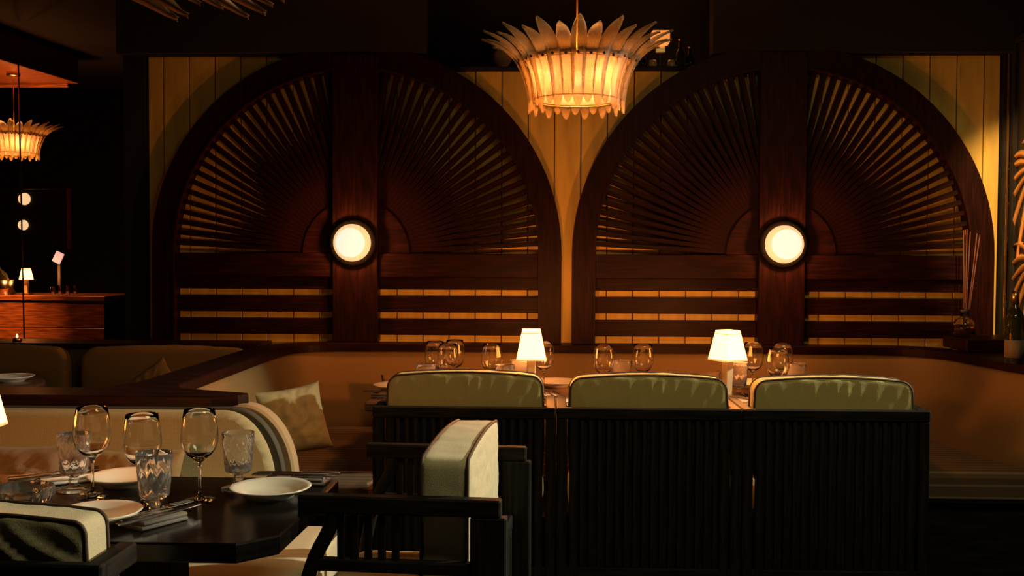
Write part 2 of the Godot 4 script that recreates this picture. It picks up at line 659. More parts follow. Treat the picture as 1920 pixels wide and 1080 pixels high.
func shell() -> void:
	var w: Material = M.dark_wall
	slab("floor", Vector3(-7.2, -0.1, -11.1), Vector3(5.2, 0, 2.7), M.dark_floor, "dark floor under the booths, tables and chairs")
	slab("ceiling", Vector3(-7.2, 3.0, -11.1), Vector3(5.2, 3.1, 2.7), M.dark_ceiling, "dark unlit ceiling over the whole dining room")
	slab("wall_left", Vector3(-7.2, 0, -11.1), Vector3(-7.0, 3, 2.7), w, "dark wall on the left side of the room")
	slab("wall_rear", Vector3(-7.0, 0, 2.5), Vector3(5.2, 3, 2.7), w, "dark wall behind the viewer")
	slab("wall_far", Vector3(-7.0, 0, -11.1), Vector3(-2.2, 3, -10.9), w, "dark wall at the back of the bar room")
	slab("wall_side", Vector3(5.0, 0, -3.98), Vector3(5.2, 3, 2.5), w, "dark wall at the far right of the room")
	slab("wall_return", Vector3(2.34, 0, -4.1), Vector3(5.2, 3, -3.98), w, "dark return wall beside the leaf panel")
	slab("wall_right", Vector3(2.34, 0, -5.9), Vector3(2.46, 3, -4.1), w, "dark side wall at the right end of the boarded wall")
	slab("wall_end", Vector3(-2.2, 0, -10.9), Vector3(-2.08, 3, -5.2), w, "dark end wall between the boarded wall and the bar room")
	slab("wall_behind", Vector3(-2.08, 0, -5.9), Vector3(2.34, 3, -5.75), w, "dark wall behind the niche over the boarded wall")
	# the header over the boards, open in the middle where the bottles stand
	slab("trim_1", Vector3(-2.2, 2.332, -5.26), Vector3(-0.62, 3, -5.12), w, "dark header above the boards over the left-hand arch")
	slab("trim_2", Vector3(0.82, 2.326, -5.26), Vector3(2.34, 3, -5.12), w, "dark header above the boards over the right-hand arch")
	slab("trim_3", Vector3(-0.62, 2.72, -5.26), Vector3(0.82, 3, -5.12), w, "dark header above the open niche between the arches")
	slab("trim_4", Vector3(-0.62, 2.25, -5.75), Vector3(0.82, 2.273, -5.18), w, "dark shelf board at the foot of the niche")
	# housings for the unseen ceiling lamps, all of them out of view
	var p := thing("unseen_panel_lamp", "unseen flat lit ceiling panel overhead, out of view, lighting the chair backs", "lamp", Vector3(1.2, 3.0, -1.4))
	box("housing", Vector3(0, -0.015, 0), Vector3(1.26, 0.03, 0.66), M.black_metal, p)
	box("panel_lamp_face", Vector3(0, -0.032, 0), Vector3(1.2, 0.006, 0.6), M.unseen_lamp_glow, p, 0.001)
	for q in [["unseen black spotlight below the soffit aimed at the bar counter", Vector3(-4.45, 2.66, -7.55), Vector3(-4.45, 0.8, -8.38)], ["unseen black ceiling spotlight at the right aimed at the near chairs", Vector3(4.0, 2.72, -3.74), Vector3(-0.95, 0.75, -2.75)], ["unseen black ceiling spotlight aimed at the right-hand arch", Vector3(-0.6, 2.86, -2.2), Vector3(1.86, 1.74, -5.2)]]:
		var t := thing("unseen_spotlight", q[0], "spotlight", q[1])
		var d: Vector3 = (q[2] - q[1]).normalized()
		var s := begin(true)
		tube(s, [-d * 0.13, -d * 0.02], 0.04, 20)
		put(s, "housing", M.black_metal, t)
		s = begin()
		tube(s, [-d * 0.02, -d * 0.012], 0.034, 20)
		put(s, "lamp_lens", M.unseen_lamp_glow, t)
		s = begin()
		tube(s, [-d * 0.09, Vector3(-d.x * 0.09, 3.0 - q[1].y, -d.z * 0.09)], 0.009, 10)
		put(s, "bracket", M.black_metal, t)


func boarded_wall() -> void:
	var o := slab("wall_back", Vector3(-2.08, 0, -5.3), Vector3(2.285, 2.25, -5.216), M.groove, "cream painted wall of vertical boards behind both arches")
	var x := -1.988 - 0.1347
	var k := 0
	while x < 2.27:
		var a := maxf(x, -2.068) + 0.0022
		var b := minf(x + 0.1347, 2.268) - 0.0022
		if b - a > 0.02:
			var top := 2.331 if (a + b) * 0.5 < -0.62 or (a + b) * 0.5 > 0.82 else 2.274
			var s := begin()
			cbox(s, Vector3.ZERO, Vector3(b - a, top - 0.02, 0.018), 0.0025)
			var m := put(s, "board", M.cream_board, o, Vector3((a + b) * 0.5, (top + 0.02) * 0.5, -5.209) - o.position)
			m.position.z += 0.0006 * (k % 3 - 1)
		x += 0.1347
		k += 1
	slab("trim_5", Vector3(2.270, 0.87, -5.22), Vector3(2.305, 2.33, -5.165), M.black_wood_y, "dark moulding at the right end of the boarded wall")
	slab("trim_6", Vector3(2.285, 0.87, -5.18), Vector3(2.297, 2.33, -5.155), M.brass, "thin brass bead on the moulding at the right end of the boards", 0.002)


# ---------------------------------------------------------------- arches
func arches() -> void:
	var ax := [-0.977, 1.172]
	var lab := ["dark mahogany arched lattice with sunburst slats, the left one, beside the bar room opening", "dark mahogany arched lattice with sunburst slats, the right one, beside the reed diffuser"]
	var RO := 1.048
	var RI := 0.93
	var cy := 1.321
	var base := 0.869
	var z0 := -5.2
	var slat_st := begin()
	cbox(slat_st, Vector3(0.607, 0, 0), Vector3(0.67, 0.0235, 0.05), 0.002)
	slat_st.generate_normals()
	slat_st.index()
	var slat_mesh := slat_st.commit()
	for n in 2:
		var t := thing("arched_lattice", lab[n], "wall lattice", Vector3(ax[n], 0, 0))
		var A := [Vector2(RO, base), Vector2(RO, cy)]
		var B := [Vector2(RI, base), Vector2(RI, cy)]
		for k in range(1, 48):
			var a := PI * k / 48.0
			A.append(Vector2(RO * cos(a), minf(cy + RO * sin(a), 2.331)))
			B.append(Vector2(RI * cos(a), cy + RI * sin(a)))
		A += [Vector2(-RO, cy), Vector2(-RO, base)]
		B += [Vector2(-RI, cy), Vector2(-RI, base)]
		var s := begin()
		ribbon(s, A, B, z0, z0 + 0.082)
		# a small raised bead on the inner edge
		var B2 := []
		for p in B:
			var c := Vector2(0, cy)
			var d: Vector2 = Vector2(signf(p.x), 0) if p.y <= cy else (p - c).normalized()
			B2.append(p + d * 0.012)
		ribbon(s, B2, B, z0 + 0.082, z0 + 0.087)
		put(s, "outer_frame", M.mahogany_y, t)
		box("centre_post", Vector3(0, (base + 2.33) * 0.5, z0 + 0.045), Vector3(0.232, 2.33 - base, 0.088), M.mahogany_y, t)
		for sd in [-1, 1]:
			box("cross_rail", Vector3(sd * 0.5245, 1.26, z0 + 0.039), Vector3(0.815, 0.122, 0.074), M.mahogany_x, t)
			for y in [1.178, 1.0615, 0.9455]:
				box("slat", Vector3(sd * 0.524, y, z0 + 0.032), Vector3(0.816, 0.083, 0.03), M.mahogany_x, t, 0.003)
			# half of the plain rosette that the slats run into
			s = begin()
			var P := [Vector2(sd * 0.114, cy)]
			for k in 15:
				var a := (PI / 2 - 0.43) * k / 14.0
				P.append(Vector2(sd * 0.274 * cos(a), cy + 0.274 * sin(a)))
			extrude(s, PackedVector2Array(P), z0 + 0.012, z0 + 0.064, 0.002)
			put(s, "rosette", M.mahogany_x, t)
			for k in 25:
				var a := deg_to_rad(3.2 + 3.36 * k)
				var m := put_mesh(slat_mesh, "radial_slat", M.mahogany_x, t, Vector3(0, cy, z0 + 0.034))
				m.rotation.z = a if sd > 0 else PI - a
	var sl := ["round glowing wall lamp at the centre of the left-hand arch", "round glowing wall lamp at the centre of the right-hand arch"]
	for n in 2:
		var at := Vector3([-0.985, 1.175][n], 1.374, z0 + 0.089)
		var t := thing("wall_lamp", sl[n], "wall lamp", at)
		var turn := Basis(Vector3.RIGHT, PI / 2)
		var s := begin(true)
		lathe(s, [Vector2(0, 0), Vector2(0.118, 0), Vector2(0.121, 0.003), Vector2(0.121, 0.009), Vector2(0.116, 0.013), Vector2(0.098, 0.016), Vector2(0, 0.024)], 56)
		put(s, "base_ring", M.dull_black, t).basis = turn
		s = begin(true)
		lathe(s, [Vector2(0, 0.022), Vector2(0.094, 0.022), Vector2(0.094, 0.034), Vector2(0.089, 0.062), Vector2(0.076, 0.083), Vector2(0, 0.083)], 56)
		put(s, "glass_lamp_side", M.sconce_side_glow, t).basis = turn
		s = begin(true)
		lathe(s, [Vector2(0, 0.0832), Vector2(0.0735, 0.0832), Vector2(0.0725, 0.0858), Vector2(0, 0.0868)], 56)
		put(s, "lamp_diffuser", M.sconce_front_glow, t).basis = turn
		lamp_light(t, Vector3(0, 0, 0.074), 0.4, 0.02, lin(1.0, 0.36, 0.1))


# ---------------------------------------------------------------- the bar room at the left
func bar_room() -> void:
	slab("wall_low", Vector3(-7.0, 0, -5.08), Vector3(-2.08, 0.85, -4.97), M.dark_wall, "low dark partition between the left booths and the bar room")
	slab("trim_7", Vector3(-7.0, 0.85, -5.1), Vector3(-1.4, 0.876, -4.86), M.cap_wood, "dark wooden capping along the low partition behind the left booths")
	var c := thing("bar_counter", "wooden bar counter with a glossy panelled front in the far bar room", "bar counter", Vector3(-5.3, 0, -8.7))
	box("counter_top", Vector3(0, 0.93, 0.0), Vector3(3.2, 0.04, 0.7), M.bar_wood_x, c)
	for k in 4:
		box("front_board", Vector3(0, 0.115 + 0.2275 * k, 0.325), Vector3(3.18, 0.222, 0.03), M.bar_wood_x, c)
	box("carcass", Vector3(0, 0.455, -0.03), Vector3(3.1, 0.9, 0.6), M.black_wood_x, c)
	var t := table_lamp("table_lamp", "small far table lamp with a cream shade on the bar counter", Vector3(-4.50, 0.95, -8.6), 0.105, 0.135, 0.05, 0.2)
	t.scale = Vector3(0.9, 0.9, 0.9)
	var nt := 0
	for q in [[-4.225, 0.075], [-4.165, 0.085], [-4.1, 0.085], [-4.035, 0.085]]:
		var g := thing("bar_tumbler", "", "glass", Vector3(q[0], 0.95, -8.52), 0, "row of small tumblers at the right end of the bar counter")
		var s := begin(true)
		lathe(s, [Vector2(0, 0), Vector2(0.018, 0), Vector2(0.024, q[1]), Vector2(0.022, q[1]), Vector2(0.016, 0.008), Vector2(0, 0.008)], 20)
		put(s, "glass_bowl", M.clear_glass, g)
		tag(g, ["first small tumbler from the left in the row on the bar counter", "second small tumbler from the left in the row on the bar counter", "third small tumbler from the left in the row on the bar counter", "last small tumbler on the right of the row on the bar counter"][nt])
		nt += 1
	for q in [[-4.505, "dark wine bottle leaning in a bucket at the left end of the bar counter", 0.3]]:
		var b := thing("wine_bottle", q[1], "bottle", Vector3(-4.6, 0.95, -8.55))
		var s := begin(true)
		lathe(s, [Vector2(0, 0), Vector2(0.036, 0), Vector2(0.036, 0.19), Vector2(0.014, 0.235), Vector2(0.014, 0.3), Vector2(0, 0.3)], 20)
		put(s, "body", M.bottle_glass, b)
		b.rotation.z = 0.45
		var k := thing("ice_bucket", "small metal ice bucket holding a bottle on the bar counter", "bucket", Vector3(-4.655, 0.95, -8.55))
		s = begin(true)
		lathe(s, [Vector2(0, 0), Vector2(0.05, 0), Vector2(0.066, 0.13), Vector2(0.063, 0.13), Vector2(0.048, 0.006), Vector2(0, 0.006)], 24)
		put(s, "body", M.steel, k)
	# lamps and the mirror frame on the back wall of the bar
	var zb := -10.9
	var kx := 10.86 / 8.0
	for q in [[-4.196 * kx, 1.324 + 0.42 * kx, 0.05 * kx, "upper of the two small round wall lamps in the bar room"], [-4.208 * kx, 1.324 + 0.211 * kx, 0.042 * kx, "lower of the two small round wall lamps in the bar room"]]:
		var w := thing("bar_wall_lamp", q[3], "wall lamp", Vector3(q[0], q[1], zb))
		var s := begin(true)
		lathe(s, [Vector2(0, 0), Vector2(q[2] * 1.1, 0), Vector2(q[2] * 1.1, 0.02), Vector2(0, 0.02)], 28)
		put(s, "base_ring", M.black_metal, w).basis = Basis(Vector3.RIGHT, PI / 2)
		s = begin(true)
		lathe(s, [Vector2(0, 0.02), Vector2(q[2], 0.02), Vector2(q[2] * 0.9, 0.05), Vector2(0, 0.056)], 28)
		put(s, "lamp_diffuser", M.bar_disc_glow, w).basis = Basis(Vector3.RIGHT, PI / 2)
	var fr := thing("mirror_frame", "thin brass edged mirror frame on the back wall of the bar", "mirror", Vector3(0, 0, zb + 0.03))
	box("top_rail", Vector3(-5.95, 2.005, 0), Vector3(1.5, 0.012, 0.04), M.brass, fr, 0.002)
	box("side_rail", Vector3(-5.2, 1.68, 0), Vector3(0.045, 0.66, 0.04), M.bar_wood_y, fr, 0.003)
	box("mirror_plate", Vector3(-5.95, 1.68, -0.01), Vector3(1.46, 0.64, 0.012), M.black_metal, fr, 0.002)
	var sc := thing("till_screen", "small tilted pink lit till screen behind the bar counter", "screen", Vector3(-4.34, 0, -8.85))
	var s4 := begin()
	cbox(s4, Vector3.ZERO, Vector3(0.075, 0.1, 0.012), 0.003, Transform3D(Basis(Vector3.BACK, -0.45), Vector3(0, 1.27, 0)))
	put(s4, "screen_face", M.screen_glow, sc)
	box("stand", Vector3(0, 1.085, -0.02), Vector3(0.03, 0.27, 0.02), M.black_metal, sc)
	box("foot", Vector3(0, 0.953, -0.02), Vector3(0.12, 0.008, 0.1), M.black_metal, sc)
	var g2 := thing("signal_light", "tiny green signal light on the back wall of the bar room", "light", Vector3(-3.875 * kx, 1.324 + 0.055 * kx, zb))
	box("case", Vector3(0, 0, 0.01), Vector3(0.06, 0.04, 0.02), M.black_metal, g2)
	box("signal_light_lens", Vector3(0, 0, 0.021), Vector3(0.03, 0.012, 0.006), M.green_glow, g2, 0.001)
	# the lit wooden soffit and its far edge, and the thin brass rod below it
	var so := thing("wooden_soffit", "lit wooden ceiling soffit over the bar at the upper left", "soffit", Vector3(0, 0, 0))
	var s2 := begin()
	extrude(s2, PackedVector2Array([Vector2(-3.99, -8.53), Vector2(-4.1, -7.3), Vector2(-5.2, -6.4), Vector2(-6.9, -6.4), Vector2(-6.9, -8.53)]), 2.75, 2.99, 0.004, FLAT)
	put(s2, "panel", M.bar_wood_x, so)
	box("edge_bead", Vector3(-5.42, 2.735, -8.515), Vector3(2.7, 0.035, 0.035), M.bar_wood_x, so, 0.006)
	var rod := thing("brass_rod", "thin upright brass rod in front of the small far chandelier", "rod", Vector3(-3.94, 0, -7.5))
	var s3 := begin(true)
	tube(s3, [Vector3(-0.025, 2.76, 0), Vector3(0.0, 0.0, 0)], 0.006, 8)
	put(s3, "rod_body", M.brass, rod)
	var tl := thing("tealight", "tiny lit tealight on the capping at the far left", "candle", Vector3(-2.64, 0.876, -4.95))
	s3 = begin(true)
	lathe(s3, [Vector2(0, 0), Vector2(0.02, 0), Vector2(0.021, 0.016), Vector2(0, 0.016)], 20)
	put(s3, "cup", M.brass, tl)
	s3 = begin(true)
	lathe(s3, [Vector2(0, 0.016), Vector2(0.006, 0.022), Vector2(0.0045, 0.03), Vector2(0, 0.04)], 10)
	put(s3, "flame", M.flame_glow, tl)


# ---------------------------------------------------------------- the niche above the boards
func niche() -> void:
	var y := 2.273
	var z := -5.4
	var t := thing("niche_lamp", "small lamp with a glowing box shade on the shelf above the boards", "lamp", Vector3(0.586, y, z))
	box("base", Vector3(0, 0.012, 0), Vector3(0.1, 0.024, 0.1), M.brass, t)
	box("neck", Vector3(0, 0.12, 0), Vector3(0.055, 0.035, 0.055), M.brass, t)
	box("stem", Vector3(0, 0.07, 0), Vector3(0.02, 0.12, 0.02), M.black_metal, t)
	box("lamp_shade", Vector3(0, 0.186, 0), Vector3(0.094, 0.066, 0.094), M.dim_shade_glow, t, 0.006)
	lamp_light(t, Vector3(0, 0.186, 0), 0.03, 0.02)
	for q in [[0.538, 0.052, 0.021, "left one of two pale jars below the small glowing box lamp"], [0.634, 0.052, 0.019, "right one of two pale jars below the small glowing box lamp"]]:
		var j := thing("ceramic_jar", q[3], "jar", Vector3(q[0], y, z + 0.1))
		var s := begin(true)
		lathe(s, [Vector2(0, 0), Vector2(q[2], 0), Vector2(q[2] * 1.05, q[1] * 0.7), Vector2(q[2] * 0.8, q[1]), Vector2(0, q[1])], 24)
		put(s, "body", M.cream_stem, j)
	for q in [[0.685, 0.16, "taller dark glass bottle at the right end of the high shelf"], [0.735, 0.12, "shorter dark glass bottle at the right end of the high shelf"], [0.49, 0.11, "dark glass bottle left of the jars on the high shelf"]]:
		var b := thing("glass_bottle", q[2], "bottle", Vector3(q[0], y, z + 0.05))
		var s := begin(true)
		var h: float = q[1]
		lathe(s, [Vector2(0, 0), Vector2(0.022, 0), Vector2(0.023, h * 0.6), Vector2(0.009, h * 0.75), Vector2(0.009, h), Vector2(0, h)], 20)
		put(s, "body", M.bottle_glass, b)
		s = begin(true)
		lathe(s, [Vector2(0, h), Vector2(0.008, h), Vector2(0.008, h + 0.012), Vector2(0, h + 0.014)], 14)
		put(s, "stopper", M.brass, b)
	var gb := thing("glass_globe", "dim round glass globe on the high shelf, half behind the chandelier", "globe", Vector3(-0.245, y, z))
	var s5 := begin(true)
	var pr := [Vector2(0, 0), Vector2(0.025, 0), Vector2(0.028, 0.03)]
	for k in range(1, 14):
		var a := -PI / 2 + 0.5 + (PI - 0.5) * k / 13.0
		pr.append(Vector2(maxf(0.0, 0.05 * cos(a)), 0.085 + 0.05 * sin(a)))
	lathe(s5, pr, 28)
	put(s5, "body", M.tan_leather, gb)


# ---------------------------------------------------------------- booths
func offset_path(p: Array, d: float) -> Array:
	var out := []
	for i in p.size():
		var a: Vector2 = p[maxi(i - 1, 0)]
		var b: Vector2 = p[mini(i + 1, p.size() - 1)]
		var t := (b - a).normalized()
		out.append(p[i] + Vector2(-t.y, t.x) * d)
	return out


func centre_booth() -> void:
	var path := spline([Vector2(-1.29, -3.36), Vector2(-1.29, -3.9), Vector2(-1.29, -4.45), Vector2(-1.285, -4.75), Vector2(-1.235, -4.93), Vector2(-1.1, -5.02), Vector2(-0.8, -5.045), Vector2(0, -5.05), Vector2(1.0, -5.06), Vector2(1.55, -5.06), Vector2(1.78, -5.0), Vector2(1.9, -4.84), Vector2(1.95, -4.55), Vector2(1.98, -4.35), Vector2(2.06, -4.18), Vector2(2.3, -4.11)], 5)
	var t := thing("corner_banquette", "long cream upholstered corner banquette below the two arches", "banquette", Vector3.ZERO)
	# padded back, swept along the path
	var prof := [Vector2(-0.1, 0.83), Vector2(0.0, 0.832), Vector2(0.022, 0.826), Vector2(0.035, 0.80), Vector2(0.062, 0.72), Vector2(0.105, 0.62), Vector2(0.155, 0.53), Vector2(0.185, 0.47), Vector2(0.18, 0.40), Vector2(-0.1, 0.40)]
	var rows := []
	for q in prof:
		rows.append(offset_path(path, q.x))
	var s := begin(true)
	for i in path.size() - 1:
		for k in prof.size() - 1:
			var a := Vector3(rows[k][i].x, prof[k].y, rows[k][i].y)
			var b := Vector3(rows[k][i + 1].x, prof[k].y, rows[k][i + 1].y)
			var c := Vector3(rows[k + 1][i + 1].x, prof[k + 1].y, rows[k + 1][i + 1].y)
			var d := Vector3(rows[k + 1][i].x, prof[k + 1].y, rows[k + 1][i].y)
			tri(s, a, c, b)
			tri(s, a, d, c)
	for e in [0, path.size() - 1]:
		var pts := []
		for k in prof.size():
			pts.append(Vector3(rows[k][e].x, prof[k].y, rows[k][e].y))
		var o := 1 if e == 0 else -1
		face(s, pts, Vector3(path[e].x - path[e + o].x, 0, path[e].y - path[e + o].y))
	put(s, "padded_back", M.booth_cream, t)
	s = begin()
	extrude(s, PackedVector2Array([Vector2(-1.27, -3.66), Vector2(-0.65, -3.655), Vector2(-0.625, -3.68), Vector2(-0.62, -4.28), Vector2(1.45, -4.28), Vector2(1.45, -3.97), Vector2(2.32, -3.97), Vector2(2.32, -5.0), Vector2(-1.27, -5.0)]), 0.355, 0.48, 0.022, FLAT)
	put(s, "seat", M.striped_seat, t)
	s = begin()
	extrude(s, PackedVector2Array([Vector2(-1.27, -3.72), Vector2(-0.68, -3.72), Vector2(-0.68, -4.34), Vector2(1.51, -4.34), Vector2(1.51, -4.03), Vector2(2.3, -4.03), Vector2(2.3, -5.05), Vector2(-1.27, -5.05)]), 0.0, 0.355, 0.004, FLAT)
	put(s, "plinth", M.black_wood_x, t)
	# the wooden capping that runs round the top of the back
	var cp := path.slice(0, path.size() - 22)
	s = begin()
	ribbon(s, offset_path(cp, 0.03), offset_path(cp, -0.13), 0.832, 0.868, FLAT)
	var cp2 := path.slice(path.size() - 23)
	var back := []
	for q in cp2:
		back.append(Vector2(minf(q.x + 0.25, 2.33), -5.19) if q.x < 1.82 else Vector2(2.33, q.y - 0.1 if q.y > -4.95 else -5.19))
	ribbon(s, offset_path(cp2, 0.03), back, 0.832, 0.868, FLAT)
	put(s, "wood_capping", M.mahogany_x, t)
	# throw cushions
	var p := thing("throw_pillow", "olive silk pillow standing on its corner in the left corner of the banquette", "pillow", Vector3(-1.085, 0.605, -4.28), 0.62)
	s = begin(true)
	pillow(s, 0.155, 0.15, 0.07, 1.7)
	var m := put(s, "cover", M.pillow_silk, p)
	m.basis = Basis(Vector3.RIGHT, -0.32) * Basis(Vector3.BACK, 0.1)
	p = thing("throw_pillow", "dim brown pillow on the banquette behind the middle chair of the row", "pillow", Vector3(0.7, 0.62, -4.77), 0.0)
	s = begin(true)
	pillow(s, 0.125, 0.165, 0.06, 4.1)
	m = put(s, "cover", M.brown_pillow, p)
	m.basis = Basis(Vector3.RIGHT, -0.35)
	p = thing("throw_pillow", "brown pillow peeping out left of the leftmost row chair", "pillow", Vector3(-0.62, 0.59, -4.72), 0.1)
	s = begin(true)
	pillow(s, 0.16, 0.165, 0.06, 8.4)
	m = put(s, "cover", M.brown_pillow, p)
	m.basis = Basis(Vector3.RIGHT, -0.3)


func rounded_panel(x0: float, x1: float, y0: float, y1: float, rx: float, ry: float) -> PackedVector2Array:
	var P := PackedVector2Array([Vector2(x0, y0), Vector2(x1, y0)])
	for k in 17:
		var a := PI / 2 * k / 16.0
		P.append(Vector2(x1 - rx + rx * cos(a), y1 - ry + ry * sin(a)))
	P.append(Vector2(x0, y1))
	return P


func left_booths() -> void:
	# partition with its wooden cap between the booths
	slab("wall_booth", Vector3(-1.43, 0, -4.9), Vector3(-1.4, 0.83, -3.34), M.dark_wall, "low wall between the left booth and the corner banquette")
	slab("wall_booth_near", Vector3(-3.4, 0, -3.33), Vector3(-1.0, 0.8, -3.26), M.dark_wall, "low wall behind the near left banquette")
	var s := begin()
	extrude(s, PackedVector2Array([Vector2(-3.4, -3.135), Vector2(-1.06, -3.15), Vector2(-0.98, -3.17), Vector2(-0.955, -3.2), Vector2(-0.965, -3.235), Vector2(-1.22, -3.34), Vector2(-1.262, -3.42), Vector2(-1.262, -4.78), Vector2(-1.3, -4.95), Vector2(-1.42, -4.95), Vector2(-1.43, -3.5), Vector2(-1.5, -3.34), Vector2(-3.4, -3.34)]), 0.832, 0.869, 0.004, FLAT)
	var cap := put(s, "trim_8", M.cap_wood)
	tag(cap, "dark wooden capping running back along the low booth partition", "trim", "", "structure")
	# the near left banquette
	var t := thing("near_banquette", "cream upholstered banquette with a rounded end behind the near table", "banquette", Vector3.ZERO)
	s = begin(true)
	# front padding bulges towards its rounded end
	var P := rounded_panel(-3.3, -0.842, 0.42, 0.832, 0.16, 0.24)
	extrude(s, P, -3.13, -3.075, 0.02)
	put(s, "front_pad", M.pad_cream, t)
	s = begin()
	extrude(s, rounded_panel(-3.3, -0.822, 0.42, 0.836, 0.165, 0.245), -3.165, -3.13, 0.004)
	put(s, "piping_band", M.dark_band, t)
	s = begin()
	extrude(s, rounded_panel(-3.3, -0.797, 0.1, 0.842, 0.17, 0.25), -3.235, -3.165, 0.008)
	put(s, "back_shell", M.tan_leather, t)
	s = begin(true)
	cushion(s, Vector3(1.33, 0.26, 0.065), 0.02, 0.03, 0.006)
	var seat := put(s, "seat", M.linen, t, Vector3(-1.96, 0.42, -2.815))
	seat.basis = Basis(Vector3.RIGHT, PI / 2)
	s = begin()
	tube(s, [Vector3(-0.632, 0.48, -3.07), Vector3(-0.632, 0.48, -2.57)], 0.006, 8)
	put(s, "seat_piping", M.piping, t)
	box("plinth", Vector3(-1.98, 0.175, -2.87), Vector3(2.6, 0.35, 0.5), M.black_wood_x, t)
	for q in [[Vector3(-1.60, 0.595, -2.98), 0.03, 2.2, "left one of two dim brown pillows on the near left banquette"], [Vector3(-1.26, 0.585, -2.98), -0.05, 5.5, "right one of two dim brown pillows on the near left banquette"]]:
		var p := thing("throw_pillow", q[3], "pillow", q[0], q[1])
		s = begin(true)
		pillow(s, 0.17, 0.15, 0.06, q[2])
		put(s, "cover", M.brown_pillow if q[2] < 4 else M.booth_brown, p).basis = Basis(Vector3.RIGHT, -0.25)
	# the far left booth
	t = thing("far_banquette", "dim brown banquette with two back panels along the low partition", "banquette", Vector3.ZERO)
	for q in [[-3.1, -2.335], [-2.255, -1.44]]:
		s = begin(true)
		cushion(s, Vector3((q[1] - q[0]) * 0.5, 0.21, 0.06), 0.03, 0.06, 0.012)
		put(s, "back_panel", M.booth_brown, t, Vector3((q[0] + q[1]) * 0.5, 0.645, -4.87))
	box("dark_gap", Vector3(-2.295, 0.64, -4.9), Vector3(0.1, 0.42, 0.05), M.dark_band, t)
	box("seat", Vector3(-2.27, 0.40, -4.6), Vector3(1.66, 0.12, 0.48), M.booth_brown, t, 0.03)
	box("plinth", Vector3(-2.27, 0.17, -4.62), Vector3(1.6, 0.34, 0.42), M.black_wood_x, t)
	var p2 := thing("throw_pillow", "small dim brown pillow half hidden by the diagonal partition cap", "pillow", Vector3(-1.86, 0.635, -4.72), 0.2)
	s = begin(true)
	pillow(s, 0.14, 0.14, 0.05, 6.6)
	put(s, "cover", M.booth_brown, p2).basis = Basis(Vector3.RIGHT, -0.2) * Basis(Vector3.BACK, 0.6)
	var tb := thing("booth_table", "dark round table in the far left booth", "table", Vector3(-2.55, 0, -4.3))
	s = begin(true)
	lathe(s, [Vector2(0, 0.71), Vector2(0.33, 0.71), Vector2(0.34, 0.72), Vector2(0.34, 0.742), Vector2(0.335, 0.748), Vector2(0, 0.748)], 48)
	put(s, "tabletop", M.table_wood_x, tb)
	s = begin(true)
	lathe(s, [Vector2(0, 0), Vector2(0.2, 0), Vector2(0.2, 0.02), Vector2(0.04, 0.05), Vector2(0.035, 0.71), Vector2(0, 0.71)], 28)
	put(s, "pedestal", M.black_metal, tb)
	plate("dinner_plate", "dim plate on the dark table in the far left booth", Vector3(-2.375, 0.748, -4.39), 0.1)


